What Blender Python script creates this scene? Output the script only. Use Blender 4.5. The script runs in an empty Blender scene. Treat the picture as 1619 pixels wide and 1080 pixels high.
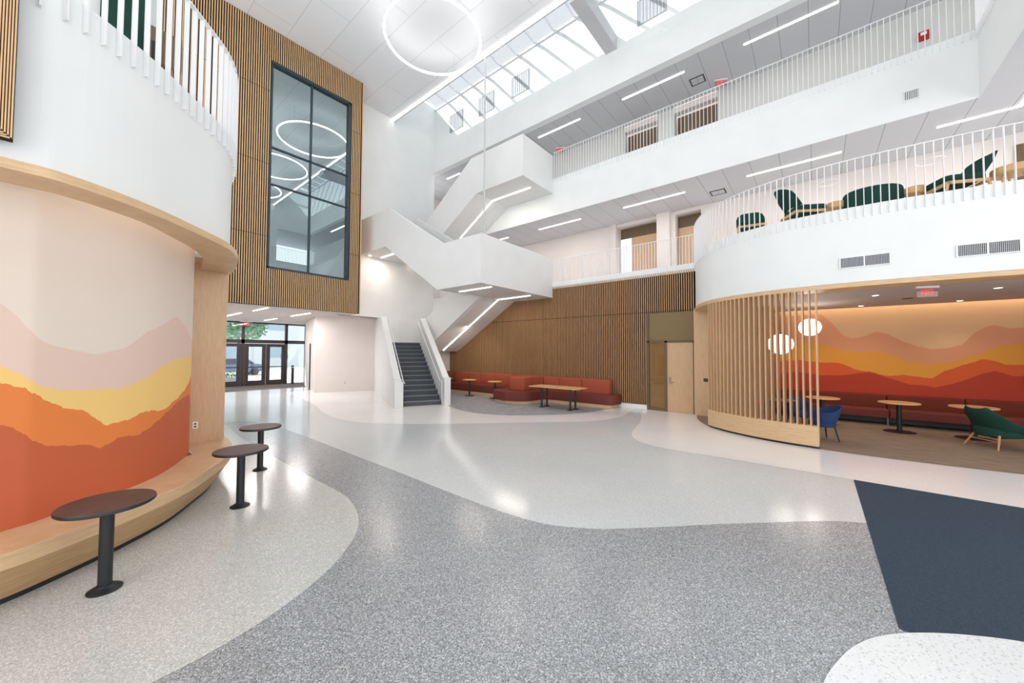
import bpy, bmesh, math, random
from mathutils import Vector, Matrix
random.seed(7)
C = bpy.context.scene.collection
PI = math.pi

# ------------------------------------------------------------------ materials
def lin(c):
    return tuple(((v/255)/12.92 if v/255 <= .04045 else ((v/255+.055)/1.055)**2.4) for v in c) + (1,)
def new_mat(name):
    m = bpy.data.materials.new(name); m.use_nodes = True
    return m, m.node_tree, m.node_tree.nodes['Principled BSDF']
def flat(name, rgb, rough=.5, metal=0, emit=0, ecol=None, spec=.5):
    m, t, b = new_mat(name)
    b.inputs['Base Color'].default_value = lin(rgb)
    b.inputs['Roughness'].default_value = rough
    b.inputs['Metallic'].default_value = metal
    b.inputs['Specular IOR Level'].default_value = spec
    if emit:
        b.inputs['Emission Color'].default_value = lin(ecol or rgb)
        b.inputs['Emission Strength'].default_value = emit
    return m
def tex_coord(t, scale=(1,1,1), rot=(0,0,0)):
    tc = t.nodes.new('ShaderNodeTexCoord'); mp = t.nodes.new('ShaderNodeMapping')
    mp.inputs['Scale'].default_value = scale; mp.inputs['Rotation'].default_value = rot
    t.links.new(tc.outputs['Object'], mp.inputs['Vector']); return mp.outputs['Vector']
def ramp(t, src, stops):
    r = t.nodes.new('ShaderNodeValToRGB'); e = r.color_ramp.elements
    while len(e) < len(stops): e.new(.5)
    for k, (p, c) in enumerate(stops): e[k].position = p; e[k].color = lin(c)
    t.links.new(src, r.inputs['Fac']); return r.outputs['Color']
def paint(name, rgb, rough=.55, var=3):
    m, t, b = new_mat(name); v = tex_coord(t)
    n = t.nodes.new('ShaderNodeTexNoise'); n.inputs['Scale'].default_value = 1.3
    t.links.new(v, n.inputs['Vector'])
    a = tuple(max(0, x-var) for x in rgb); c = tuple(min(255, x+var) for x in rgb)
    t.links.new(ramp(t, n.outputs['Fac'], [(.3, a), (.7, c)]), b.inputs['Base Color'])
    b.inputs['Roughness'].default_value = rough; return m
def wood(name, c1, c2, scale=(6,6,.6), rough=.45):
    m, t, b = new_mat(name); v = tex_coord(t, scale)
    n = t.nodes.new('ShaderNodeTexNoise'); n.inputs['Scale'].default_value = 5; n.inputs['Detail'].default_value = 6
    n.inputs['Roughness'].default_value = .65
    t.links.new(v, n.inputs['Vector'])
    t.links.new(ramp(t, n.outputs['Fac'], [(.3, c1), (.7, c2)]), b.inputs['Base Color'])
    b.inputs['Roughness'].default_value = rough; return m
def terrazzo(name, base, chips, scale=70, rough=.16, coat=.0, amt=.42):
    m, t, b = new_mat(name); v = tex_coord(t)
    vo = t.nodes.new('ShaderNodeTexVoronoi'); vo.inputs['Scale'].default_value = scale
    t.links.new(v, vo.inputs['Vector'])
    sx = t.nodes.new('ShaderNodeSeparateColor'); t.links.new(vo.outputs['Color'], sx.inputs['Color'])
    r = t.nodes.new('ShaderNodeValToRGB'); r.color_ramp.interpolation = 'CONSTANT'; e = r.color_ramp.elements
    stops = [(0, base)] + [(1-amt + amt*k/len(chips), c) for k, c in enumerate(chips)]
    while len(e) < len(stops): e.new(.5)
    for k, (p, c) in enumerate(stops): e[k].position = p; e[k].color = lin(c)
    t.links.new(sx.outputs['Red'], r.inputs['Fac'])
    # chips shrink toward their cell centre: mix with base by distance
    mx = t.nodes.new('ShaderNodeMix'); mx.data_type = 'RGBA'
    gt = t.nodes.new('ShaderNodeMath'); gt.operation = 'GREATER_THAN'; gt.inputs[1].default_value = .62
    t.links.new(vo.outputs['Distance'], gt.inputs[0]); t.links.new(gt.outputs[0], mx.inputs['Factor'])
    t.links.new(r.outputs['Color'], mx.inputs['A']); mx.inputs['B'].default_value = lin(base)
    n = t.nodes.new('ShaderNodeTexNoise'); n.inputs['Scale'].default_value = .5; t.links.new(v, n.inputs['Vector'])
    m2 = t.nodes.new('ShaderNodeMix'); m2.data_type = 'RGBA'; m2.blend_type = 'MULTIPLY'; m2.inputs['Factor'].default_value = .25
    t.links.new(mx.outputs['Result'], m2.inputs['A'])
    t.links.new(ramp(t, n.outputs['Fac'], [(.35, (225,225,228)), (.65, (255,255,255))]), m2.inputs['B'])
    t.links.new(m2.outputs['Result'], b.inputs['Base Color'])
    b.inputs['Roughness'].default_value = rough; return m
def carpet(name, cols, scale=(3,14,1), rough=.95):
    m, t, b = new_mat(name); v = tex_coord(t, scale)
    n = t.nodes.new('ShaderNodeTexNoise'); n.inputs['Scale'].default_value = 2.2; n.inputs['Detail'].default_value = 8
    n.inputs['Roughness'].default_value = .75
    t.links.new(v, n.inputs['Vector'])
    t.links.new(ramp(t, n.outputs['Fac'], [(.3+.4*k/(len(cols)-1), c) for k, c in enumerate(cols)]), b.inputs['Base Color'])
    b.inputs['Roughness'].default_value = rough; b.inputs['Specular IOR Level'].default_value = .1; return m
def panels(name, rgb, seam, w, h, mortar=.006, rough=.8, rot=0, offset=0):
    m, t, b = new_mat(name); v = tex_coord(t, (1,1,1), (0,0,rot))
    br = t.nodes.new('ShaderNodeTexBrick'); br.offset = offset
    br.inputs['Scale'].default_value = 1; br.inputs['Brick Width'].default_value = w; br.inputs['Row Height'].default_value = h
    br.inputs['Mortar Size'].default_value = mortar; br.inputs['Color1'].default_value = lin(rgb)
    br.inputs['Color2'].default_value = lin(tuple(x-3 for x in rgb)); br.inputs['Mortar'].default_value = lin(seam)
    t.links.new(v, br.inputs['Vector']); t.links.new(br.outputs['Color'], b.inputs['Base Color'])
    b.inputs['Roughness'].default_value = rough; return m
def glass(name, tint, gloss=.1, solid=None, rough=.0):
    m = bpy.data.materials.new(name); m.use_nodes = True; t = m.node_tree; t.nodes.clear()
    o = t.nodes.new('ShaderNodeOutputMaterial'); mx = t.nodes.new('ShaderNodeMixShader'); mx.inputs[0].default_value = gloss
    g = t.nodes.new('ShaderNodeBsdfGlossy'); g.inputs['Roughness'].default_value = rough; g.inputs['Color'].default_value = lin(tint)
    if solid:
        a = t.nodes.new('ShaderNodeBsdfDiffuse'); a.inputs['Color'].default_value = lin(solid)
    else:
        a = t.nodes.new('ShaderNodeBsdfTransparent'); a.inputs['Color'].default_value = lin(tint)
    t.links.new(a.outputs[0], mx.inputs[1]); t.links.new(g.outputs[0], mx.inputs[2]); t.links.new(mx.outputs[0], o.inputs[0])
    return m

WHITE = paint('white wall paint', (237,239,239), .6, 2)
FASC = paint('white balcony paint', (234,237,237), .6, 2)
STAIRW = paint('stair white plaster', (229,230,230), .6, 2)
WARMW = paint('warm white paint', (226,217,212), .6, 2)
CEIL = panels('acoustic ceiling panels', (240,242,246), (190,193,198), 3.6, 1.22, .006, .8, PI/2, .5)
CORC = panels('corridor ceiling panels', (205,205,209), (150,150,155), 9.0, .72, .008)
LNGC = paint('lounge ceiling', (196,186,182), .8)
RAILW = flat('white rail paint', (238,238,240), .35)
OAK = wood('oak veneer', (197,160,124), (214,180,143), (8,8,.7), .4)
OAKH = wood('oak veneer horizontal', (203,167,126), (222,190,150), (.8,.8,9), .4)
OAKS = wood('oak slat', (204,164,118), (222,184,140), (9,9,.6), .5)
OAKD = wood('walnut toned slat', (182,136,94), (204,158,112), (9,9,.6), .5)
TABLEW = wood('light oak tabletop', (205,160,108), (222,182,132), (1.2,9,9), .4)
DARKGAP = flat('dark slat backing', (16,10,7), .9)
DARKGAP2 = flat('brown slat backing', (24,14,9), .9)
BLACK = flat('black powder coat', (26,30,34), .4)
BROWNTOP = wood('dark brown laminate', (74,52,50), (92,66,62), (2,2,2), .5)
STEEL = flat('brushed steel', (170,170,172), .3, .9)
DARKFR = flat('dark bronze frame', (62,56,56), .4, .3)
TEALFR = flat('dark grey window frame', (52,66,74), .4, .3)
GREYSTEP = flat('charcoal rubber step', (78,82,88), .75)
NOSE = flat('grey stair nosing', (122,126,132), .6)
T_DARK = terrazzo('dark grey terrazzo', (147,150,152), [(104,107,110), (166,169,175), (190,193,198), (214,216,220)], 135, .2, amt=.62)
T_LIGHT = terrazzo('light grey terrazzo', (208,212,212), [(192,196,196), (218,221,221), (232,234,234)], 135, .14, amt=.5)
T_LEFT = terrazzo('pale grey terrazzo', (202,203,199), [(178,180,177), (188,190,186), (220,220,217), (234,234,230)], 125, .18, amt=.6)
T_WHITE = terrazzo('white terrazzo', (241,238,236), [(232,229,227), (247,245,243)], 90, .16, amt=.3)
T_SPECK = terrazzo('white speckled terrazzo', (234,236,236), [(204,207,209), (242,244,244), (214,212,208)], 80, .25, amt=.22)
NAVY = carpet('slate blue walk-off carpet', [(50,60,72), (62,73,85), (74,85,98)], (30,30,30))
GREYC = carpet('grey streaked carpet', [(118,118,124), (150,148,152), (180,178,180)], (9,1.2,1))
LNGF = carpet('taupe plank carpet', [(112,98,88), (142,124,108), (160,142,124)], (9,1.2,1))
MATB = carpet('dark entrance mat', [(84,76,74), (98,88,86)], (30,30,1))
RUST = carpet('rust upholstery', [(160,80,60), (172,90,70)], (40,40,40), .85)
MAUVE = carpet('maroon upholstery', [(112,60,56), (122,68,62)], (40,40,40), .85)
DRUST = carpet('dark rust upholstery', [(112,52,42), (120,58,46)], (40,40,40), .85)
GREEN = carpet('dark green felt', [(34,62,56), (42,74,66)], (40,40,40), .85)
BLUE = carpet('blue felt', [(44,62,102), (52,72,114)], (40,40,40), .85)
OLIVE = flat('olive panel', (128,108,72), .6)
BROWNP = wood('dark brown panel', (98,78,56), (112,90,66), (6,6,.6), .5)
EMIT = flat('white led diffuser', (255,250,246), .4, emit=4, ecol=(255,247,240))
EMITW = flat('warm led diffuser', (255,236,214), .4, emit=8, ecol=(255,222,190))
EMITR = flat('white ring diffuser', (255,255,255), .4, emit=5, ecol=(255,253,250))
GLOBE = flat('opal globe glass', (255,250,240), .2, emit=5, ecol=(255,244,228))
RED = flat('red exit letters', (225,40,52), .4, emit=.7, ecol=(255,20,36))
REDP = flat('red alarm plastic', (170,30,36), .4)
CLEAR = glass('clear sign acrylic', (244,236,236), .06)
WGLASS = glass('reflective blue grey window glass', (205,222,226), .58, solid=(28,44,50), rough=.004)
DGLASS = glass('clear door glass', (236,242,244), .08)
SIDEGL = glass('sidelight glass', (225,215,200), .07)
SKYGL = glass('skylight glass', (200,202,203), .03)
VENTG = flat('grey vent louvre', (196,198,202), .5)
VENTD = flat('dark vent slot', (70,74,80), .7)
MUR = [paint('mural '+n, c, .7, 1) for n, c in (('red', (198,98,60)), ('orange', (232,132,66)), ('yellow', (246,206,128)), ('pink', (230,202,188)), ('cream', (232,218,206)))]
MURR = [paint('lounge mural '+n, c, .7, 1) for n, c in (('red', (176,54,24)), ('orange', (212,88,32)), ('yellow', (222,152,54)), ('pink', (212,146,108)), ('cream', (216,174,132)))]
LEAF = paint('tree leaf', (96,142,104), .7, 25)
BARK = flat('tree bark', (92,76,62), .8)
PAVE = flat('pale pavement', (222,218,214), .8)
BLDG = panels('pale building cladding', (226,226,230), (200,202,208), 3, 1.2, .05)
ASPH = flat('grey kerb', (150,150,150), .8)

# ------------------------------------------------------------------ helpers
class MB:
    def __init__(s): s.v = []; s.f = []; s.mi = []; s.mats = []; s.cur = 0
    def use(s, m):
        if m not in s.mats: s.mats.append(m)
        s.cur = s.mats.index(m); return s
    def add(s, vs, fs):
        o = len(s.v); s.v += [tuple(p) for p in vs]; s.f += [[i+o for i in f] for f in fs]; s.mi += [s.cur]*len(fs); return s
    def box(s, x0, x1, y0, y1, z0, z1, M=None):
        vs = [Vector((x, y, z)) for x in (x0, x1) for y in (y0, y1) for z in (z0, z1)]
        if M is not None: vs = [M @ p for p in vs]
        return s.add(vs, [(0,1,3,2), (4,6,7,5), (0,4,5,1), (2,3,7,6), (0,2,6,4), (1,5,7,3)])
    def prism(s, poly, a0, a1, ax='z', M=None):
        n = len(poly)
        def pt(p, a): return Vector((p[0], p[1], a) if ax == 'z' else (a, p[0], p[1]) if ax == 'x' else (p[0], a, p[1]))
        vs = [pt(p, a0) for p in poly] + [pt(p, a1) for p in poly]
        if M is not None: vs = [M @ p for p in vs]
        fs = [list(range(n))[::-1], list(range(n, 2*n))] + [(i, (i+1) % n, n+(i+1) % n, n+i) for i in range(n)]
        return s.add(vs, fs)
    def lathe(s, prof, c=(0,0,0), n=32):
        vs = []; fs = []; k = len(prof)
        for i in range(n):
            a = 2*PI*i/n
            vs += [(c[0]+r*math.cos(a), c[1]+r*math.sin(a), c[2]+z) for r, z in prof]
        for i in range(n):
            for j in range(k-1):
                a, b = i*k+j, ((i+1) % n)*k+j; fs.append((a, b, b+1, a+1))
        return s.add(vs, fs)
    def tube(s, path, r, n=8, closed=False, r2=None):
        path = [Vector(p) for p in path]; m = len(path); vs = []; fs = []
        for i, p in enumerate(path):
            if closed: d = path[(i+1) % m]-path[i-1]
            else: d = path[min(i+1, m-1)]-path[max(i-1, 0)]
            d.normalize(); up = Vector((0,0,1)) if abs(d.z) < .95 else Vector((1,0,0))
            a = d.cross(up).normalized(); b = a.cross(d)
            rr = r if r2 is None else r+(r2-r)*i/max(1, m-1)
            vs += [p+a*rr*math.cos(2*PI*k/n)+b*rr*math.sin(2*PI*k/n) for k in range(n)]
        for i in range(m if closed else m-1):
            for k in range(n):
                fs.append((i*n+k, i*n+(k+1) % n, ((i+1) % m)*n+(k+1) % n, ((i+1) % m)*n+k))
        if not closed: fs += [list(range(n))[::-1], [(m-1)*n+k for k in range(n)]]
        return s.add(vs, fs)
    def ribbon(s, crv, z0, z1, th):
        """solid wall along a 2D curve, thickness th to the left normal side"""
        off = offset(crv, th); n = len(crv); vs = []
        for p, q in zip(crv, off): vs += [(p[0], p[1], z0), (p[0], p[1], z1), (q[0], q[1], z1), (q[0], q[1], z0)]
        fs = [(0,3,2,1), (4*n-4, 4*n-3, 4*n-2, 4*n-1)]
        for i in range(n-1):
            for k in range(4): fs.append((4*i+k, 4*i+(k+1) % 4, 4*i+4+(k+1) % 4, 4*i+4+k))
        return s.add(vs, fs)
    def build(s, name, mat=None, parent=None, smooth=False, bevel=0, seg=3, loc=None):
        me = bpy.data.meshes.new(name); me.from_pydata(s.v, [], s.f)
        for m in (s.mats or [mat]): me.materials.append(m)
        if s.mats: me.polygons.foreach_set('material_index', s.mi)
        bm = bmesh.new(); bm.from_mesh(me); bmesh.ops.recalc_face_normals(bm, faces=bm.faces[:])
        if bevel:
            es = [e for e in bm.edges if len(e.link_faces) == 2 and e.calc_face_angle(0) > .6]
            bmesh.ops.bevel(bm, geom=es, offset=bevel, segments=seg, affect='EDGES', profile=.5, clamp_overlap=True)
        bm.to_mesh(me); bm.free()
        if smooth:
            me.polygons.foreach_set('use_smooth', [True]*len(me.polygons))
            me.set_sharp_from_angle(angle=math.radians(38))
        o = bpy.data.objects.new(name, me); C.objects.link(o)
        if parent: o.parent = parent
        if loc: o.location = loc
        return o
def offset(crv, d):
    out = []; n = len(crv)
    for i in range(n):
        a = crv[max(i-1, 0)]; b = crv[min(i+1, n-1)]; t = Vector((b[0]-a[0], b[1]-a[1])).normalized()
        out.append((crv[i][0]-t.y*d, crv[i][1]+t.x*d))
    return out
def smooth2(pts, k=6):
    out = []; n = len(pts); dim = len(pts[0])
    for i in range(n-1):
        p0, p1, p2, p3 = pts[max(i-1, 0)], pts[i], pts[i+1], pts[min(i+2, n-1)]
        for j in range(k):
            u = j/k
            out.append(tuple(.5*((2*p1[c])+(-p0[c]+p2[c])*u+(2*p0[c]-5*p1[c]+4*p2[c]-p3[c])*u*u+(-p0[c]+3*p1[c]-3*p2[c]+p3[c])*u**3) for c in range(dim)))
    out.append(tuple(pts[-1])); return out
def along(crv, step, start=0.0):
    """points with tangents at equal arc spacing"""
    out = []; acc = start
    for a, b in zip(crv, crv[1:]):
        v = Vector((b[0]-a[0], b[1]-a[1])); L = v.length
        while acc < L:
            out.append(((a[0]+v.x*acc/L, a[1]+v.y*acc/L), v.normalized())); acc += step
        acc -= L
    return out
def tag(o, label, cat, group=None, kind=None):
    if label: o['label'] = label
    if cat: o['category'] = cat
    if group: o['group'] = group
    if kind: o['kind'] = kind
    return o
def struct(o): o['kind'] = 'structure'; return o
def thing(name, label, cat, loc=(0,0,0), rz=0, group=None):
    o = bpy.data.objects.new(name, None); C.objects.link(o); o.empty_display_size = .2
    o.location = loc; o.rotation_euler = (0, 0, rz); return tag(o, label, cat, group)
def copy_tree(o, parent=None):
    c = o.copy(); C.objects.link(c); c.parent = parent
    for ch in list(o.children): copy_tree(ch, c)
    return c
def at(o, loc, rz=0, label=None):
    o.location = loc; o.rotation_euler = (0, 0, rz)
    if label: o['label'] = label
    return o
def text_mesh(name, s, size, mat, M, parent=None, depth=.004):
    cu = bpy.data.curves.new(name, 'FONT'); cu.body = s; cu.size = size; cu.align_x = 'CENTER'; cu.align_y = 'CENTER'; cu.extrude = depth
    ob = bpy.data.objects.new(name+'_tmp', cu); C.objects.link(ob)
    bpy.context.view_layer.update()
    me = bpy.data.meshes.new_from_object(ob.evaluated_get(bpy.context.evaluated_depsgraph_get()))
    bpy.data.objects.remove(ob); me.materials.clear(); me.materials.append(mat); me.name = name
    me.transform(M); o = bpy.data.objects.new(name, me); C.objects.link(o)
    if parent: o.parent = parent
    return o

# ------------------------------------------------------------------ key planes (metres)
WX = 12.8      # right hand wall plane
FY = 16.3      # far wall
BY = 15.08     # face of the slatted window box
CZ = 13.72     # atrium ceiling
SX = 10.22     # edge of the skylight well
SZ = 15.66     # skylight
SOUTH = -2.92  # side of the atrium behind the camera
BX = 15.5      # back walls of the upper corridors
MX = 14.9      # lounge mural wall

# balcony curves
RC = smooth2([(12.8,2.93), (12.03,2.75), (11.4,2.5), (10.82,2.14), (10.42,1.68), (10.14,1.2), (9.93,.62), (9.83,.07), (9.79,-.6), (9.80,-1.16), (9.86,-1.9), (9.98,-2.72), (10.25,-3.7), (10.7,-4.8), (11.4,-6.0)], 6)
LC = smooth2([(-4.5,4.75), (-3,4.62), (-1.6,4.56), (-.36,4.58), (-.03,4.66), (.40,4.98), (.81,5.42), (1.2,5.88), (1.40,6.33), (1.51,6.85), (1.56,7.5), (1.56,8.4), (1.45,9.6)], 6)
LRING = smooth2([(-4.5,4.68), (-3,4.55), (-1.6,4.5), (-.36,4.53), (0,4.6), (.45,4.92), (.86,5.35), (1.27,5.84), (1.50,6.35), (1.64,6.95), (1.72,7.5), (1.735,7.8)], 6)
LSLOT = smooth2([(-4.5,5.1), (-3,4.98), (-1.6,4.92), (-.39,4.94), (-.02,5.0), (.43,5.34), (.74,5.80), (1.0,6.25), (1.2,6.8), (1.29,7.4), (1.3,7.6), (1.22,7.72)], 6)
LMUR0 = [(-3.0,4.80), (-2.0,4.85), (-.9,5.0), (-.32,5.19), (-.09,5.32), (.46,5.78), (.78,6.21), (1.08,6.87), (1.19,7.3), (1.22,7.8)]
LBT = smooth2([(-4.5,4.55), (-3,4.45), (-1.6,4.4), (-.9,4.44), (-.28,4.61), (.04,4.78), (.48,5.11), (.89,5.52), (1.21,6.02), (1.5,6.55), (1.70,7.2), (1.78,7.75), (1.74,8.2), (1.6,8.6)], 5)

# ------------------------------------------------------------------ floor
struct(MB().box(-8, 17, -11, 24.6, -.3, 0).build('floor', T_DARK))
def inlay(pts, mat, z, name='floor'):
    b = MB(); b.add([(p[0], p[1], z) for p in pts], [list(range(len(pts)))])
    return struct(b.build(name, mat))
edgeC = smooth2([(3.3,12.0), (3.46,10.8), (3.5,9.47), (3.49,7.89), (3.47,6.46), (3.45,5.0), (3.42,3.9), (3.43,2.9), (3.51,2.38), (3.68,2.04), (3.86,1.79), (4.36,1.28), (4.8,.86), (5.17,.47), (5.5,.13), (5.77,-.18), (5.91,-.43)], 5)
inlay(edgeC + [(7.83,-.43), (12.8,-.43), (12.8,24.6), (-2,24.6), (-2,12.6), (2.2,12.6), (2.9,12.4)], T_LIGHT, .001)
edgeL = smooth2([(2.7,12.0), (2.58,10.8), (2.52,9.9), (2.48,8.78), (2.45,7.4), (2.44,6.0), (2.44,5.05), (2.37,4.61), (2.24,4.21), (2.04,3.86), (1.82,3.62), (1.56,3.4), (1.2,3.2), (.8,3.07), (.3,3.03), (-1,3.1), (-4,3.3)], 5)
inlay(edgeL + [(-5,3.4), (-5,12.2), (2.2,12.2)], T_LEFT, .002)
wa = smooth2([(6.6,19.5), (6.2,16.5), (5.75,14.1), (5.25,12.2), (5.02,10.8), (5.1,9.9), (5.4,9.15), (5.95,8.41), (6.67,7.64), (7.56,6.8), (8.6,5.8), (9.3,5.1), (10.0,4.72), (10.9,4.62), (11.8,4.75), (12.8,4.95)], 5)
inlay(wa + [(12.8,16.3), (12.8,19.5)], T_WHITE, .003)
ca = smooth2([(9.4,11.2), (8.72,10.07), (8.4,9.1), (8.36,8.23), (8.72,7.3), (9.6,6.4), (10.6,5.8), (11.7,5.56), (12.85,5.5)], 5)
inlay(ca + [(12.85,14.9), (9.6,14.9)], GREYC, .005)
wb = smooth2([(12.8,4.52), (12.2,4.48), (11.4,4.2), (10.4,3.85), (9.4,3.62), (8.6,3.4), (8.1,3.05), (7.86,2.6), (7.82,2.1), (7.83,1.4), (7.82,.4), (7.8,-.43), (7.78,-2.0), (7.7,-4.5)], 5)
inlay(wb + [(12.85,-4.5), (12.85,4.52)], T_WHITE, .003)
inlay([(3.81,-.43), (7.80,-.43), (7.78,-2.0), (7.7,-4.5), (3.2,-4.5)], NAVY, .004)
inlay(smooth2([(2.6,-.0), (2.9,-.01), (3.21,-.1), (3.42,-.19), (3.61,-.31), (3.81,-.5), (4.02,-.78), (4.2,-1.12), (4.4,-1.7), (4.5,-2.6)], 5) + [(4.4,-4.5), (-.5,-4.5), (-.5,-1), (1.6,-.2)], T_SPECK, .006)
inlay(RC + [(14.9,-6.0), (14.9,2.95)], LNGF, .007)
struct(MB().box(4.2, 9.3, 21.6, 24.5, .001, .012).build('floor', MATB))

# ------------------------------------------------------------------ walls
def W(name, mat, *boxes):
    b = MB()
    for q in boxes: b.box(*q)
    return struct(b.build(name, mat))
W('wall_right', WHITE, (WX, WX+.3, SOUTH, 19, 11.97, SZ), (WX, WX+.3, 14.85, FY, 0, 4.6), (WX+.08, WX+.35, 2.95, 14.9, 0, 4.6))
W('wall_back', WHITE, (7.6, WX, FY, FY+.3, 3.6, SZ), (9.6, WX, FY, FY+.28, 0, 3.6))
W('wall_under_stair', WARMW, (10.9, WX, 14.85, 14.95, 0, 1.98))
W('wall_left', WHITE, (-6.3, -6, -11, 15.1, 0, .9), *[(-6.2, -6.05, y, y+.15, .9, CZ) for y in (-11,-7,-3,1,5,9,13)], (1.3, 1.6, 8.0, 24.6, 0, 3.6))  # unseen left side kept open between posts to let sky light fill in
# side of the atrium behind the camera: opening with a gallery at the top level
W('wall_front', WHITE, (-6, 10.4, SOUTH-.3, SOUTH, 9.27, CZ), (10.4, WX, SOUTH-.3, SOUTH, 11.97, SZ),
  (-6, WX, SOUTH-.3, SOUTH, 7.69, 9.27))
W('ceiling', CEIL, (-16, SX, SOUTH, FY+10, CZ, CZ+.2), )  # extended past the left side to keep stray sun out
W('wall_skylight_well', WHITE, (SX-.12, SX, SOUTH, FY, CZ, SZ))
# edge trim of the ceiling: white line with a glow put in, then a grey lip
b = MB(); b.use(EMIT).box(SX-.10, SX-.04, SOUTH, FY, CZ-.03, CZ-.001); b.use(VENTG).box(SX-.03, SX+.02, SOUTH, FY, CZ-.12, CZ+.02)
struct(b.build('trim_1'))
# top level floor slab and its white edge
W('floor_upper', FASC, (WX, BX, SOUTH, 19, 7.69, 9.15), (WX, WX+.12, SOUTH, 19, 9.15, 9.25), (-6, WX, -8.5, SOUTH-.3, 7.7, 9.15), (WX, BX, -8.5, SOUTH, 7.7, 9.15))
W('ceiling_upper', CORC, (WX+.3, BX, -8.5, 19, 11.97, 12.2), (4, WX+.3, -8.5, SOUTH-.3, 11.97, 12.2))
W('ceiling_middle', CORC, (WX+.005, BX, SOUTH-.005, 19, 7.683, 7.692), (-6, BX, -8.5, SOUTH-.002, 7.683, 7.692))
# level two slab
b = MB(); b.use(FASC)
b.box(WX, BX, 2.9, 19, 4.60, 4.80); b.box(WX-.02, WX+.12, 2.9, 19, 4.69, 4.87)
b.prism(offset(RC,.06) + [(BX,-6.0), (BX,2.95)], 4.55, 4.80); b.ribbon(RC, 3.36, 4.85, .12)
struct(b.build('wall_balcony_right'))
W('wall_upper_back', WARMW, (BX, BX+.3, 6.82, 19, 4.8, 7.7), (BX, BX+.3, 4.44, 4.85, 4.8, 7.7), (BX, BX+.3, -8.5, 3.33, 4.8, 7.7), (BX, BX+.3, 4.27, 4.44, 4.8, 7.7), (BX+.5, BX+.6, 2, 7.5, 4.8, 12),
  (BX+.006, BX+.29, 2.72, 6.4, 11.73, 11.965), (BX+.006, BX+.29, 3.33, 6.82, 7.55, 7.69), (WX, BX, 19, 19.2, 4.6, 12))
W('wall_upper_back', paint('grey white paint', (206,206,203), .6, 2), (BX, BX+.3, 6.39, 19, 9.15, 11.97), (BX, BX+.3, 4.28, 4.94, 9.15, 11.97), (BX, BX+.3, -8.5, 2.72, 9.15, 11.97))
W('wall_column', WARMW, (BX-.22, BX, 4.44, 4.95, 4.8, 7.69), (BX-.15, BX, 6.75, 7.0, 4.8, 7.69))
# lounge shell
b = MB(); b.use(OAK)
b.box(12.6, 12.8, 2.5, 2.95, 0, 3.36); b.use(wood('shaded oak veneer', (132,94,62), (152,112,76), (8,8,.7), .5)); b.box(12.62, 12.8, 1.05, 2.5, 0, 3.36); b.box(12.6, MX, 1.0, 1.1, 0, 3.6)  # oak behind the screen, its shade put into the darker colour
struct(b.build('wall_lounge_side'))
W('wall_lounge_back', WARMW, (MX+.05, MX+.3, -6.2, 1.1, 0, 3.7), (11.3, MX+.3, -6.3, -6.1, 0, 3.7))
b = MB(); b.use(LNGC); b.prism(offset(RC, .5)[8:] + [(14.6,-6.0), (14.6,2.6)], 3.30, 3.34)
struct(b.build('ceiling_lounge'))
W('ceiling_cove', WHITE, (14.5, MX+.1, -6.1, 1.1, 3.62, 3.66))
b = MB(); b.use(OAKH); b.prism(offset(RC, -.012) + offset(RC, .52)[::-1], 3.27, 3.355)
struct(b.build('trim_2'))
# left mezzanine
b = MB(); b.use(FASC); b.ribbon(LC, 3.36, 4.85, .12); b.prism(offset(LC,.06) + [(-6,9.6), (-6,4.85)], 4.55, 4.8); b.box(-6, 1.45, 9.5, 15.1, 4.55, 4.8)
struct(b.build('wall_balcony_left'))
b = MB(); b.use(OAKH); b.prism(LRING + LSLOT[::-1], 3.28, 3.355)
struct(b.build('trim_3'))
b = MB(); b.use(OAK); b.box(1.19, 1.72, 7.8, 7.98, .44, 3.3); b.box(1.22, 1.68, 7.85, 8.1, 0, 3.5)
struct(b.build('wall_panel_left'))
# cove floor above the slot of the left mezzanine
struct(MB().prism(offset(LC,.1)[:-6] + [(-6,9.0), (-6,4.85)], 3.9, 3.95).build('ceiling_left_cove', WHITE))
W('wall_sun_block', WHITE, (-16, 1.6, BY+.1, BY+.3, 0, CZ))  # added to block the sun, carried well past the room
# corridor to the entrance
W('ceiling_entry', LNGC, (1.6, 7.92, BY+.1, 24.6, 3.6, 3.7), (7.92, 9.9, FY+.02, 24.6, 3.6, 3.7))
b = MB(); b.use(WARMW)
b.prism([(7.40,18.2), (8.72,22.8), (9.45,24.6), (11.0,24.6), (11.0,16.45)], 0, 3.6)
struct(b.build('wall_entry_right'))

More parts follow.
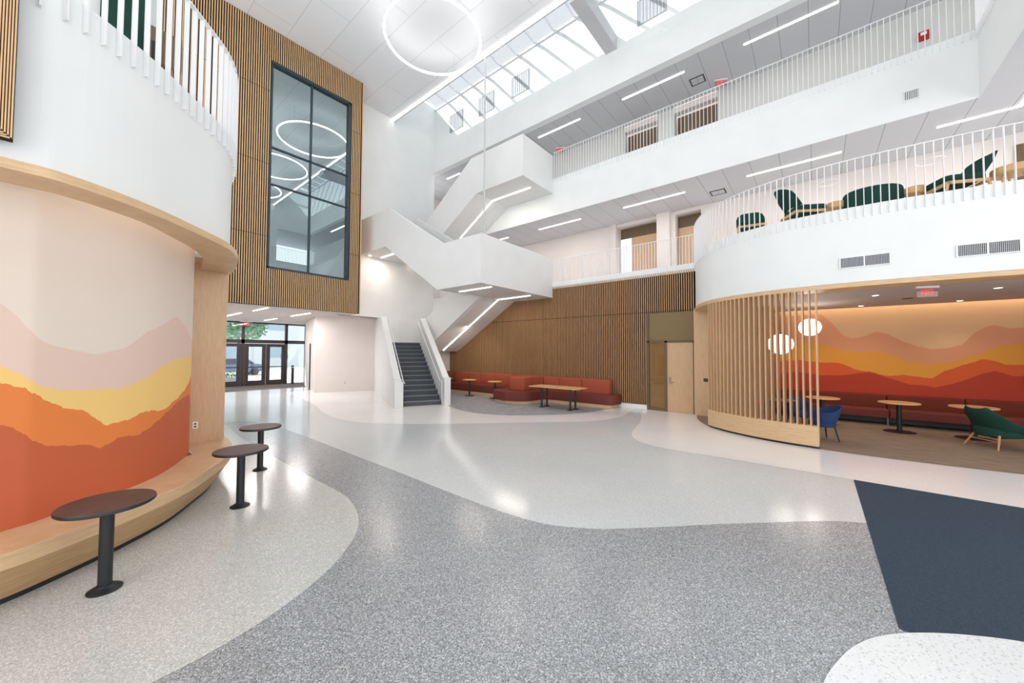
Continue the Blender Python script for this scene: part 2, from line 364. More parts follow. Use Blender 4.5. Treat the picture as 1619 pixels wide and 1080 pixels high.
# ------------------------------------------------------------------ slatted cladding
def slat_face(name, mat, back, axis, a0, a1, face, holes, z0, z1, pitch=.07, w=.034, d=.028, sgn=-1, joints=()):
    """vertical slats; axis 'x' = wall facing -y, 'y' = wall facing -x"""
    b = MB(); n = int((a1-a0)/pitch)
    for i in range(n):
        a = a0+i*pitch; spans = [(z0, z1)]
        for h0, h1, hz0, hz1 in holes:
            if h0-.5*w < a+.5*w < h1+.5*w:
                new = []
                for s0, s1 in spans:
                    if hz0 > s0: new.append((s0, min(s1, hz0)))
                    if hz1 < s1: new.append((max(s0, hz1), s1))
                spans = [q for q in new if q[1]-q[0] > .02]
        for s0, s1 in spans:
            js = [s0]+[j for j in joints if s0 < j < s1]+[s1]
            for q0, q1 in zip(js, js[1:]):
                b.use(mat)
                if axis == 'x': b.box(a, a+w, face, face+.009, q0+.008, q1-.008)
                else: b.box(face, face+.009, a, a+w, q0+.008, q1-.008)
                b.use(back)
                if axis == 'x': b.box(a+.003, a+w-.003, face+.009, face+d, q0+.01, q1-.01)
                else: b.box(face+.009, face+d, a+.003, a+w-.003, q0+.01, q1-.01)
    b.use(back)
    def bk(x0, x1, q0, q1):
        if axis == 'x': b.box(x0, x1, face+d, face+d+.03, q0, q1)
        else: b.box(face+d, face+d+.03, x0, x1, q0, q1)
    if holes:
        h0, h1, hz0, hz1 = holes[0]
        bk(a0, h0, z0, z1); bk(h1, a1, z0, z1)
        if h1 > h0:
            if hz0 > z0: bk(h0, h1, z0, hz0)
            if hz1 < z1: bk(h0, h1, hz1, z1)
    else: bk(a0, a1, z0, z1)
    return struct(b.build(name))
slat_face('wall_window_box', OAKS, DARKGAP, 'x', 1.5, 7.92, BY, [(4.45,7.38,4.95,12.52)], 3.58, CZ, joints=(6.08,8.71,11.38))
W('wall_window_box_side', OAKS, (7.90, 7.94, BY, FY, 3.58, CZ))
W('wall_window_box_core', DARKFR, (1.5, 4.4, BY+.08, BY+.3, 3.6, CZ), (7.42, 7.9, BY+.08, BY+.3, 3.6, CZ), (4.4, 7.42, BY+.35, BY+.4, 3.6, CZ))
slat_face('wall_slatted', OAKD, DARKGAP2, 'y', 2.98, 14.85, WX-.02, [(2.9,4.5,0,3.32)], .16, 4.68, w=.029, d=.04, joints=(3.36,))
W('trim_4', WHITE, (WX-.03, WX+.05, 4.5, 14.85, .0, .15))
# slatted frame on the left balcony (its lower corner is in view)
b = MB(); b.use(OAKS)
for i in range(40):
    x = -.30-.0135*i; b.box(x-.008, x, 4.40, 4.415, 3.46+.0135*i, 6.2)
    b.box(-1.2, x-.001, 4.40, 4.415, 3.46+.0135*i, 3.468+.0135*i)
b.box(-3, -.84, 4.395, 4.42, 3.9, 6.2)
b.use(DARKGAP2).box(-3, -.301, 4.415, 4.50, 3.465, 6.2)
struct(b.build('wall_slatted_frame'))
# background behind the left mezzanine railing
tag(MB().box(.3, 1.15, 14.9, 14.95, 9.6, 13.6).build('wall_panel', GREEN), 'dark green wall panel glimpsed high behind the left balcony railing', 'panel')
b = MB(); b.use(BROWNP).box(1.15, 1.95, 14.7, 14.78, 10.4, 11.4); b.use(BLACK).box(1.3, 1.5, 14.66, 14.7, 10.45, 10.95)
tag(b.build('wall_panel'), 'brown wood panel with a dark recess high behind the left balcony railing', 'panel')

# ------------------------------------------------------------------ big window in the slatted box
w = thing('window_1', None, None, (5.9, BY, 4.95)); w['kind'] = 'structure'
def wl(x0, x1, y0, y1, z0, z1): return (x0-5.9, x1-5.9, y0-BY, y1-BY, z0-4.95, z1-4.95)
b = MB()
for q in ((4.43,4.50,BY-.0,BY+.2,4.95,12.52), (7.30,7.40,BY-.03,BY+.2,4.95,12.52), (4.43,7.38,BY,BY+.2,4.93,5.01), (4.43,7.38,BY-.03,BY+.2,12.43,12.54)): b.box(*wl(*q))
b.build('window_frame', TEALFR, w)
b = MB()
for q in ((5.82,5.88,BY+.03,BY+.12,5.0,12.45), (4.5,7.3,BY+.03,BY+.12,9.36,9.41), (4.5,7.3,BY+.03,BY+.12,8.0,8.05)): b.box(*wl(*q))
b.build('mullion', TEALFR, w)
MB().box(*wl(4.48, 7.34, BY+.08, BY+.085, 4.98, 12.48)).build('glass_pane', WGLASS, w)

# ------------------------------------------------------------------ murals
def interp(pts, u):
    if u <= pts[0][0]: return pts[0][1]
    for (a, x), (c, y) in zip(pts, pts[1:]):
        if u <= c: return x+(y-x)*(u-a)/(c-a)
    return pts[-1][1]
def jag(u, amp, s):
    return amp*(math.sin(u*17+s)*.5+math.sin(u*41+s*2)*.3+math.sin(u*83+s*3)*.25)
def mural(name, pos, us, bands, z0, z1, mats, amps):
    b = MB(); n = len(us)
    zz = []
    for u in us:
        row = [z0]
        for k, bd in enumerate(bands): row.append(max(row[-1]+.02, interp(bd, u)+jag(u, amps[k], k*1.7)))
        row.append(max(z1, row[-1]+.05)); zz.append(row)
    for k in range(len(bands)+1):
        b.use(mats[k])
        for i in range(n-1):
            p, q = pos(us[i]), pos(us[i+1])
            b.add([(p[0],p[1],zz[i][k]), (q[0],q[1],zz[i+1][k]), (q[0],q[1],zz[i+1][k+1]), (p[0],p[1],zz[i][k+1])], [(0,1,2,3)])
    return b.build(name)
LM = smooth2(LMUR0, 10)
def posL(u):
    t = max(0, min(len(LM)-1.001, u*10)); i = int(t); f = t-i
    return (LM[i][0]+(LM[i+1][0]-LM[i][0])*f, LM[i][1]+(LM[i+1][1]-LM[i][1])*f)
bL = [[(0,1.6), (1.5,1.5), (2.95,1.33), (3.35,1.23), (3.86,1.12), (4.17,1.06), (4.41,1.04), (4.57,.96), (4.78,1.03), (5.17,1.01), (5.82,1.13), (6.55,1.29), (7.2,1.33), (7.57,1.2), (9,1.0)],
      [(0,1.9), (2,1.75), (2.94,1.67), (3.31,1.62), (3.81,1.54), (4.15,1.42), (4.35,1.38), (4.63,1.19), (4.82,1.19), (5.31,1.26), (5.93,1.22), (6.54,1.34), (7.39,1.55), (9,1.9)],
      [(0,2.0), (2.93,1.81), (3.3,1.72), (3.89,1.62), (4.26,1.57), (4.81,1.55), (5.22,1.62), (5.76,1.75), (6.31,1.84), (7.21,1.86), (9,2.0)],
      [(0,2.9), (2.0,2.7), (2.91,2.32), (3.25,2.16), (3.84,2.02), (4.2,1.96), (4.5,1.91), (4.84,1.98), (5.28,2.17), (5.72,2.25), (6.33,2.4), (6.7,2.3), (7.03,2.18), (9,1.9)]]
m = mural('mountain_mural', posL, [i*9/260 for i in range(261)], bL, .452, 3.88, MUR, (.012,.014,.002,.002))
tag(m, 'curved mural of orange and cream mountains above the oak bench on the left', 'mural')
bR = [[(-6,1.2), (-3.93,1.43), (-3.78,1.42), (-3.49,1.54), (-3.3,1.46), (-2.9,1.22), (-2.48,1.05), (-2.32,1.1), (-2.04,1.1), (-1.61,1.27), (-1.22,1.43), (-.63,1.3), (-.15,1.28), (.43,1.37), (1.16,1.28)],
      [(-6,1.5), (-3.94,1.71), (-3.68,1.69), (-3.52,1.79), (-3.31,1.83), (-2.94,1.65), (-2.67,1.51), (-2.45,1.31), (-2.3,1.31), (-1.94,1.37), (-1.57,1.33), (-1.15,1.43), (-.93,1.49), (-.56,1.68), (-.16,1.68), (.43,1.75), (1.15,1.68)],
      [(-6,2.3), (-3.95,2.22), (-3.59,2.18), (-3.37,2.03), (-3.08,1.88), (-2.79,1.75), (-2.37,1.69), (-2.02,1.72), (-1.69,1.93), (-1.38,2.03), (-.94,2.0), (-.64,2.08), (-.08,2.27), (.42,2.33), (1.15,2.05)],
      [(-6,2.6), (-3.96,2.62), (-3.73,2.61), (-3.52,2.7), (-3.38,2.67), (-3.18,2.5), (-2.98,2.21), (-2.74,2.12), (-2.44,2.09), (-2.19,2.17), (-1.93,2.29), (-1.63,2.52), (-1.39,2.6), (-1.13,2.48), (-.87,2.41), (-.65,2.52), (-.42,2.9), (-.18,3.17), (.07,3.2), (.41,3.18), (1.13,3.2)]]
m = mural('mountain_mural', lambda u: (MX+.03, u), [-6.05+i*7.1/240 for i in range(241)], bR, 0, 3.62, MURR, (.008,.01,.002,.002))
tag(m, 'flat mural of red, orange and yellow mountains behind the lounge banquette', 'mural')

# ------------------------------------------------------------------ curved oak bench
t = thing('curved_bench', 'long curved oak bench running below the orange mountain mural', 'bench', (0,0,0))
b = MB(); b.prism(LBT + [(1.2,8.6), (1.2,7.0), (.4,6.4), (-.5,5.6), (-4.5,5.3)], .41, .45); b.build('seat', OAKH, t, bevel=.008, seg=2)
def loft(curves, zs, mat, name, par):
    b = MB(); n = len(curves[0])
    for c, z in zip(curves, zs): b.add([(p[0], p[1], z) for p in c], [])
    b.f = [(k*n+i, k*n+i+1, (k+1)*n+i+1, (k+1)*n+i) for k in range(len(zs)-1) for i in range(n-1)]; b.mi = [0]*len(b.f)
    return b.build(name, mat, par, smooth=True)
loft([offset(LBT, .002), offset(LBT, .004)], [.42, .33], OAKH, 'edge_band', t)
loft([offset(LBT, .006), offset(LBT, .19)], [.335, .05], wood('oak veneer bench front', (176,140,98), (202,168,124), (.8,.8,12), .45), 'front_panel', t)
loft([offset(LBT, .21), offset(LBT, .21)], [.06, 0], BLACK, 'toe_kick', t)

# ------------------------------------------------------------------ pedestal tables by the bench
def ped_table(name, label, rtop, h, topm, edgem, rp, rb, group, flatbase=False):
    t = thing(name, label, 'table', group=group)
    b = MB(); b.use(topm).lathe([(0,h), (rtop-.006,h), (rtop-.003,h-.004)], n=48); b.use(edgem).lathe([(rtop-.003,h-.004), (rtop,h-.008), (rtop,h-.026), (rtop-.006,h-.032), (0,h-.032)], n=48)
    b.build('tabletop', None, t, smooth=True)
    MB().lathe([(0,h-.033), (rp*2.2,h-.033), (rp*2.2,h-.042), (rp,h-.06), (rp,.03), (0,.03)], n=24).build('pedestal', BLACK, t, smooth=True)
    MB().lathe([(0,.045), (rp*1.15,.045), (rp*1.4,.032), (rb*.8,.022), (rb,.008), (rb,0), (0,0)] if not flatbase else [(0,.03), (rp*1.2,.028), (rb*.9,.018), (rb,.008), (rb,0), (0,0)], n=32).build('base', BLACK, t, smooth=True)
    return t
t1 = ped_table('pedestal_table', '', .29, .71, BROWNTOP, BLACK, .043, .105, 'dark pedestal tables beside the curved bench')
at(t1, (.235,4.49,.002), 0, 'nearest of the three dark round pedestal tables beside the curved bench')
at(copy_tree(t1), (1.42,5.60,.002), 0, 'middle one of the three dark round pedestal tables beside the curved bench')
at(copy_tree(t1), (2.05,7.06,.002), 0, 'farthest of the three dark round pedestal tables beside the curved bench')

# ------------------------------------------------------------------ railings
def railing(name, label, crv, ztop, zbot, pitch, outside, group=None, start=.05, w=.05, th=.012, maxn=100):
    t = thing(name, label, 'railing', group=group)
    b = MB(); b.ribbon(offset(crv, -outside*(w/2+.004)), ztop-.012, ztop, outside*.006)
    b.ribbon(offset(crv, -outside*(w+.002)), ztop-.014, ztop+.002, outside*w)
    b.build('top_rail', RAILW, t)
    pts = along(crv, pitch, start)[:maxn]
    for (x, y), tg in pts:
        nx, ny = tg.y*outside, -tg.x*outside
        M = Matrix(((tg.x, nx, 0, x), (tg.y, ny, 0, y), (0, 0, 1, 0), (0, 0, 0, 1)))
        bb = MB().box(-th/2, th/2, .002, w, zbot, ztop-.012, M); bb.build('baluster', RAILW, t)
    return t
railing('balcony_railing', 'white curved railing with flat balusters on the left balcony', LC[11:], 5.84, 4.6, .12, 1)
railing('balcony_railing', 'white curved railing with flat balusters on the right balcony above the lounge', RC[3:80], 5.80, 4.62, .115, 1, w=.035)
railing('balcony_railing', 'straight white railing of the middle gallery beside the stair landing', [(WX,2.96), (WX,8.35)], 5.80, 4.72, .1, -1, w=.03)
railing('balcony_railing', 'long straight white railing of the top gallery', [(WX,-2.86), (WX,8.35)], 10.35, 9.05, .1135, -1, w=.03)
railing('balcony_railing', 'white railing of the top gallery on the side turned toward the camera', [(9.9,SOUTH), (WX,SOUTH)], 10.35, 9.05, .1135, -1, w=.03)

# ------------------------------------------------------------------ staircase
st = thing('staircase', 'white switchback staircase with solid parapets and dark grey steps', 'staircase', (0,0,0))
ang = math.radians(-24)
RM = Matrix.Translation((8.2,11.05,0)) @ Matrix.Rotation(ang, 4, 'Z')     # local x across, local y up the flight
rise = 2.38/14
for i in range(14):
    b = MB(); d = .29
    b.use(GREYSTEP).box(-.74, .74, i*d, i*d+d+(.02 if i < 13 else .5), 0 if i < 3 else rise*(i-2), rise*(i+1), RM)
    b.use(NOSE).box(-.74, .74, i*d-.012, i*d+.035, rise*(i+1)-.03, rise*(i+1)+.002, RM)
    b.build('step', None, st)
def xp(poly, x0, x1, name, mat=STAIRW): return MB().prism(poly, x0, x1, 'x').build(name, mat, st)
MB().prism([(-.35,0), (-.35,1.0), (-.12,1.02), (3.75,3.52), (6.3,3.52), (6.3,0)], -.99, -.76, 'x', RM).build('parapet', STAIRW, st)
MB().prism([(-.35,0), (-.35,1.0), (-.12,1.02), (3.75,3.52), (3.85,3.52), (3.85,0)], .76, .99, 'x', RM).build('parapet', STAIRW, st)
# newel faces and handrails of the lower flight
MB().box(-.76, -.70, -.35, -.05, 0, .9, RM).build('newel', STAIRW, st)
b = MB(); b.tube([RM @ Vector(p) for p in ((.66,-.38,.05), (.66,-.38,.86), (.66,-.1,.9), (.66,3.75,3.32), (.66,4.0,3.32))], .02, 8); b.build('handrail', RAILW, st, smooth=True)
b = MB(); b.tube([RM @ Vector(p) for p in ((-.66,-.38,.86), (-.66,-.1,.9), (-.66,3.75,3.32), (-.66,4.0,3.32))], .02, 8); b.build('handrail', RAILW, st, smooth=True)
MB().prism([(9.55,FY), (8.98,14.85), (10.5,14.25), (10.67,14.2), (10.7,14.27), (WX-.01,14.27), (WX-.01,FY)], 1.985, 2.38).build('landing', STAIRW, st)
# second flight
xp([(8.55,4.245), (10.51,4.245), (13.95,2.14), (14.25,1.98), (FY,1.98), (FY,3.53), (14.05,3.53), (10.51,5.86), (8.55,5.86)], 10.66, 10.80, 'parapet')
xp([(10.51,4.22), (13.95,2.14), (14.25,1.98), (14.25,2.38), (13.95,2.38), (10.51,4.77)], 10.8, WX, 'flight_slab')
def steps(y0, z0, y1, z1, n, x0, x1):
    for i in range(n):
        ya = y0+(y1-y0)*i/n; yb = y0+(y1-y0)*(i+1)/n; z = z0+(z1-z0)*(i+1)/n
        MB().box(x0, x1, min(ya, yb), max(ya, yb), z-(z1-z0)/n-.02, z).build('step', GREYSTEP, st)
steps(13.95, 2.38, 10.51, 4.77, 14, 10.81, WX-.01)
# level two landing
b = MB(); b.box(8.68, WX, 8.54, 10.50, 4.235, 4.77); b.build('landing', STAIRW, st)
MB().box(8.68, WX, 8.40, 8.54, 4.23, 5.88).build('parapet', STAIRW, st)
# third flight with its outer parapet
xp([(8.40,4.23), (10.64,4.23), (14.16,6.47), (FY,6.47), (FY,8.09), (13.94,8.09), (10.33,5.88), (8.40,5.88)], 8.54, 8.68, 'parapet')
xp([(10.64,4.23), (14.16,6.47), (14.16,6.97), (10.45,4.77)], 8.68, 10.1, 'flight_slab')
xp([(10.30,4.77), (14.0,6.97), (14.0,8.09), (10.30,5.88)], 10.02, 10.12, 'parapet')
steps(10.5, 4.77, 14.0, 6.97, 13, 8.69, 10.01)
MB().box(8.68, WX, 14.17, FY, 6.475, 6.97).build('landing', STAIRW, st)
# fourth flight
xp([(8.40,8.64), (10.88,8.64), (12.85,7.45), (14.45,6.47), (FY,6.47), (FY,8.09), (14.35,8.09), (11.2,10.24), (8.40,10.24)], 10.75, 10.89, 'parapet')
xp([(10.88,8.64), (14.45,6.47), (14.45,6.97), (14.2,6.97), (10.8,9.15)], 10.89, WX, 'flight_slab')
steps(14.2, 6.97, 10.8, 9.15, 13, 10.9, WX-.01)
MB().box(10.89, WX, 8.54, 10.88, 8.645, 9.15).build('landing', STAIRW, st)
MB().box(10.89, WX, 8.40, 8.54, 8.64, 10.24).build('parapet', STAIRW, st)
# recessed light strips under the flights
def strip(path, name='light_strip'):
    b = MB()
    for a, c in zip(path, path[1:]):
        a, c = Vector(a), Vector(c); d = (c-a).normalized(); s = Vector((1,0,0))*.025; u = s.cross(d).normalized()*.012
        b.add([a-s-u, a+s-u, c+s-u, c-s-u, a-s+u, a+s+u, c+s+u, c-s+u], [(0,1,2,3), (7,6,5,4), (0,4,5,1), (1,5,6,2), (2,6,7,3), (3,7,4,0)])
    return b.build(name, EMIT, st)
strip([(11.75,14.1,2.03), (11.75,10.51,4.21), (11.7,8.75,4.22)])
strip([(9.33,10.3,4.225), (9.31,8.65,4.225)])
strip([(11.75,12.95,7.38), (11.75,10.88,8.63), (11.75,8.8,8.63)])
strip([(9.45,16.0,6.46), (9.4,14.3,6.46)])
for p in ((8.9,16.05,6.46), (11.3,16.05,6.46)):
    MB().lathe([(0,0), (.06,0), (.06,-.015), (0,-.015)], p, 16).build('downlight', EMITW, st)
tag(MB().tube([(SX,9.9,5.2), (SX,9.9,CZ-.1)], .035, 12).build('suspension_rod', VENTG, smooth=True), 'thin white vertical rod hanging from the ceiling edge to the stair', 'rod')

# ------------------------------------------------------------------ skylight
sk = thing('skylight', 'long glazed skylight with slender white rafters above the right wall', 'skylight', (0,0,0))
ys = [8.33-1.0*k for k in range(11, 0, -1)] + [8.33,9.33,10.35,11.36,12.36,13.34,14.29,15.31]
for y in ys:
    b = MB(); b.box(SX-.1, 12.1, y-.03, y+.03, SZ-.02, SZ+.10); b.add([(12.1,y-.03,SZ-.02), (12.1,y+.03,SZ-.02), (WX,y+.03,SZ-.10), (WX,y-.03,SZ-.10), (12.1,y-.03,SZ+.10), (12.1,y+.03,SZ+.10), (WX,y+.03,SZ+.02), (WX,y-.03,SZ+.02)], [(0,1,2,3), (4,5,6,7), (0,4,7,3), (1,5,6,2)])
    b.build('rafter', RAILW, sk)
b = MB(); b.box(WX-.06, WX, SOUTH, FY, SZ-.16, SZ-.08); b.build('purlin', RAILW, sk)
MB().box(SX-.1, WX+.1, SOUTH, FY, SZ+.11, SZ+.115).build('glass_pane', SKYGL, sk)
tag(MB().box(SX-.1, WX, 5.55, 6.0, 13.35, 13.85).build('roof_beam', flat('grey steel beam', (196,196,199), .5)), 'grey box beam crossing the skylight well', 'beam')
def wall_vent(name, label, y0, y1, z0, z1, n, group=None, mat=VENTD, fr=RAILW, face=WX):
    t = thing(name, label, 'vent', (face, (y0+y1)/2, z0), group=group); h = z1-z0; hw = (y1-y0)/2
    MB().box(-.012, 0, -hw, hw, 0, h).build('backing', mat, t)
    b = MB()
    for q in ((-hw-.02,-hw,-.02,h+.02), (hw,hw+.02,-.02,h+.02), (-hw,hw,-.02,0), (-hw,hw,h,h+.02)): b.box(-.03, 0, q[0], q[1], q[2], q[3])
    b.build('frame', fr, t)
    b = MB()
    for i in range(n):
        y = -hw+(i+.3)*2*hw/n; b.box(-.03, -.012, y, y+hw/n*1.0, .0, h)
    b.build('louvre', fr, t); return t
for lab, y0 in (('tall grille high on the wall below the skylight, farthest from the camera', 13.99), ('tall grille below the skylight, second from the far wall', 11.8), ('tall grille below the skylight, third from the far wall, beside the hanging rod', 9.66), ('tall grille below the skylight, nearest the grey beam and cut by the frame top', 3.77)):
    wall_vent('wall_grille', lab, y0, y0+.98, 13.76, 14.64, 8, 'grilles below the skylight', VENTG, flat('pale grille frame', (168,168,172), .5))
wall_vent('wall_vent', 'small square vent on the white edge of the top gallery', -2.0, -1.76, 8.1, 8.31, 8)

# vents on the curved balcony face
def fascia_vent(label, k0):
    (x, y), tg = k0; rz = math.atan2(tg.y, tg.x)
    t = thing('wall_vent', label, 'vent', (x, y, 3.66), rz, 'vents in the curved balcony face')
    for s in (-1, 1):
        q = MB().box(s*.175-.165, s*.175+.165, -.012, .0, 0, .19).build('backing', VENTD, t)
        b = MB()
        for i in range(16): b.box(s*.175-.165+i*.0206, s*.175-.165+i*.0206+.008, -.018, -.01, 0, .19)
        b.build('louvre', VENTG, q)
    b = MB()
    for q in ((-.36,.36,-.015,0), (-.36,.36,.19,.205), (-.36,-.342,0,.19), (.342,.36,0,.19), (-.01,.01,0,.19)): b.box(q[0], q[1], -.02, 0, q[2], q[3])
    b.build('frame', RAILW, t)
pr = along(RC, .01)
def near(y): return min(pr, key=lambda q: abs(q[0][1]-y)+(0 if q[0][0] < 11 else 9))
fascia_vent('grey double vent in the curved balcony face, left one', near(-.76))
fascia_vent('grey double vent in the curved balcony face, right one at the frame edge', near(-2.28))

# ------------------------------------------------------------------ slat screen of the lounge
t = thing('slat_screen', 'curved oak screen of vertical slats at the lounge entrance', 'screen', (0,0,0))
seg = [p for p in offset(RC, -.02) if -.10 < p[1] < 2.27 and p[0] < 11.1]
b = MB(); b.ribbon(seg, .05, .46, .16); b.build('kick_board', OAKH, t)
b = MB(); b.ribbon(offset(seg, .03), 0, .05, .1); b.build('toe_kick', BLACK, t)
tot = sum(math.dist(a, c) for a, c in zip(seg, seg[1:])); pts = along(offset(seg, .08), (tot-.06)/22.4, .03)
for (x, y), tg in pts[:23]:
    M = Matrix(((tg.x, -tg.y, 0, x), (tg.y, tg.x, 0, y), (0,0,1,0), (0,0,0,1)))
    MB().box(-.014, .014, -.07, .07, .46, 3.28, M).build('slat', OAK, t)

# ------------------------------------------------------------------ ring lights
rgrp = 'large ring lights under the atrium ceiling'
def ring_light(label, x, y, z, r, rm=.035, top=None, mat=None):
    t = thing('ring_light', label, 'light', (x, y, z), 0, rgrp if top else None)
    MB().tube([(r*math.cos(2*PI*k/72), r*math.sin(2*PI*k/72), 0) for k in range(72)], rm, 8, True).build('diffuser', mat or EMITR, t, smooth=True)
    if top:
        b = MB()
        for k in range(3):
            a = 2*PI*k/3+.4; b.tube([(r*math.cos(a), r*math.sin(a), 0), (r*math.cos(a), r*math.sin(a), top-z-.005)], .004, 5)
        b.build('suspension_wire', VENTG, t)
    return t
ring_light('large glowing ring light hanging below the atrium ceiling in view', 7.92, 10.22, 13.0, 1.65, top=CZ)
ring_light('glowing ring light overhead, second from the window, seen as a reflection in the glass', 7.6, 5.6, 13.0, 1.65, top=CZ)
ring_light('glowing ring light overhead, third from the window, seen as a reflection in the glass', 7.6, 1.2, 13.0, 1.65, top=CZ)
ring_light('glowing ring light overhead toward the left, seen as a reflection in the glass', 4.0, 9.4, 13.0, 1.65, top=CZ)

# ------------------------------------------------------------------ linear ceiling lights
def lin_light(label, x0, y0, x1, y1, z, group, mat=EMIT, bend=None):
    t = thing('linear_light', label, 'light', ((x0+x1)/2, (y0+y1)/2, z), 0, group)
    d = Vector((x1-x0, y1-y0)); L = d.length; a = math.atan2(d.y, d.x)
    M = Matrix.Rotation(a, 4, 'Z'); b = MB(); b.box(-L/2, L/2, -.03, .03, -.02, -.002, M)
    if bend:
        b.box(x1-(x0+x1)/2-bend, x1-(x0+x1)/2+.03, y1-(y0+y1)/2-.06, y1-(y0+y1)/2, -.02, -.002)
    b.build('diffuser', mat, t)
    MB().box(-L/2-.01, L/2+.01, -.045, .045, -.004, 0, M).build('housing', RAILW, t)
    return t
g3 = 'linear lights in the top gallery ceiling'; g2 = 'linear lights in the middle gallery ceiling'
for lab, y0, y1 in (('light strip in the top gallery ceiling, behind the stair at the far end', 15.18, 16.26), ('light strip in the top gallery ceiling, just right of the stair box', 7.6, 9.78),
                    ('light strip in the top gallery ceiling above the brown doors', 3.43, 5.72), ('light strip in the top gallery ceiling nearest the camera', -.66, 1.63)):
    lin_light(lab, 13.69, y0, 13.69, y1, 11.97, g3)
for lab, y0, y1 in (('short light strip in the middle gallery ceiling over the stair landing parapet', 11.7, 13.4), ('light strip in the middle gallery ceiling just right of the stair landing', 7.65, 9.83),
                    ('light strip in the middle gallery ceiling above the brown doors', 3.48, 5.74), ('light strip over the curved right balcony, middle one', -.66, 1.61)):
    lin_light(lab, 13.81, y0, 13.81, y1, 7.683, g2)
lin_light('light strip over the right balcony that turns a corner at the frame edge', 13.81, -2.46, 13.81, -3.70, 7.683, g2, bend=2.4)
g1 = 'linear lights in the entrance corridor ceiling'
for lab, x, y0, y1 in (('corridor ceiling light strip near the entrance, leftmost', 4.66, 18.93, 21.2), ('corridor ceiling light strip nearest the slatted wall, left one', 4.74, 15.9, 17.6),
                       ('corridor ceiling light strip closest to the entrance doors', 6.6, 20.77, 22.58), ('corridor ceiling light strip nearest the slatted wall, right one', 6.56, 16.72, 18.77)):
    lin_light(lab, x, y0, x, y1, 3.6, g1)
# lounge downlights
for lab, x, y in (('round downlight in the lounge ceiling by the curved edge', 11.78,-1.09), ('round downlight in the lounge ceiling near the mural, middle', 14.1,-1.01),
                  ('round downlight in the lounge ceiling near the mural, right', 14.2,-2.82), ('round downlight in the lounge ceiling nearest the frame edge', 11.92,-2.87), ('round downlight in the lounge ceiling behind the slat screen', 14.0,.74)):
    t = thing('downlight', lab, 'light', (x, y, 3.3), 0, 'lounge ceiling downlights')
    MB().lathe([(0,-.004), (.055,-.004), (.055,0), (0,0)], n=20).build('lens', EMITW, t)
    MB().lathe([(.055,0), (.055,-.008), (.075,-.006), (.075,0)], n=20).build('trim_ring', RAILW, t)
t = thing('ceiling_speaker', 'dark round ceiling fitting in the lounge beside the exit sign', 'ceiling fitting', (12.9,-1.75,3.3))
MB().lathe([(0,-.01), (.09,-.01), (.11,0)], n=20).build('grille', BLACK, t)
# globe pendants
def globe(label, x, y, z, r):
    t = thing('globe_pendant', label, 'light', (x, y, z), 0, 'white globe pendants in the lounge')
    MB().lathe([(r*math.sin(PI*k/16), -r*math.cos(PI*k/16)*.93) for k in range(17)], n=28).build('globe', GLOBE, t, smooth=True)
    MB().lathe([(0,r*.9), (.03,r*.9), (.03,r*.9+.05), (0,r*.9+.05)], n=12).build('cap', BLACK, t)
    MB().tube([(0,0,r*.9), (0,0,3.3-z)], .005, 6).build('cord', BLACK, t)
globe('larger glowing white globe pendant behind the slat screen', 11.45, .67, 2.19, .27)
globe('smaller glowing white globe pendant beside the last slats of the screen', 13.0, .10, 2.68, .25)

# ------------------------------------------------------------------ exit signs and alarm
def exit_sign(label, loc, rz, w=.34, h=.2, mirror=False):
    t = thing('exit_sign', label, 'sign', loc, rz)
    MB().box(-w*.55, w*.55, -.03, .03, -.04, 0).build('mount', RAILW, t)
    MB().box(-w/2, w/2, -.004, .004, -.04-h, -.04).build('sign_plate', CLEAR, t)
    R = Matrix.Translation((0, -.008, -.04-h/2)) @ Matrix.Rotation(PI/2, 4, 'X')
    if mirror: R = Matrix.Translation((0, .008, -.04-h/2)) @ Matrix.Rotation(PI, 4, 'Z') @ Matrix.Rotation(PI/2, 4, 'X')
    text_mesh('lettering', 'EXIT', h*.95, RED, R @ Matrix.Diagonal((w/(h*3.0), 1, 1, 1)), t)
exit_sign('illuminated exit sign under the lounge ceiling, read from behind', (10.55,-1.69,3.27), math.radians(-72), .3, .17, True)
exit_sign('illuminated red exit sign under the top gallery ceiling beside the stair box', (15.0,9.4,11.95), math.radians(-65), .4, .22)
exit_sign('illuminated red exit sign under the top gallery ceiling beside the brown doors', (14.9,2.5,11.95), math.radians(-65), .4, .22)
exit_sign('illuminated red exit sign above the entrance doors', (6.15,24.0,3.58), 0, .5, .26)
t = thing('fire_alarm', 'red fire alarm strobe on the wall behind the top gallery railing', 'alarm', (BX,-2.55,11.0))
MB().box(-.06, 0, -.11, .11, 0, .26).build('body', REDP, t, bevel=.01); MB().box(-.075, -.06, -.06, .06, .14, .22).build('strobe', RAILW, t)
# ceiling access frames
for lab, x, y, z, g in (('square vent in the top gallery ceiling near the exit sign', 14.45,3.17,11.97, None), ('square vent in the middle gallery ceiling above the curved railing', 14.57,2.57,7.683, None)):
    t = thing('ceiling_vent', lab, 'vent', (x, y, z))
    b = MB()
    for q in ((-.22,.22,-.24,-.2), (-.22,.22,.2,.24), (-.22,-.18,-.2,.2), (.18,.22,-.2,.2)): b.box(q[0], q[1], q[2], q[3], -.015, 0)
    b.build('frame', VENTD, t); MB().box(-.18, .18, -.2, .2, -.01, 0).build('diffuser_plate', CORC, t)

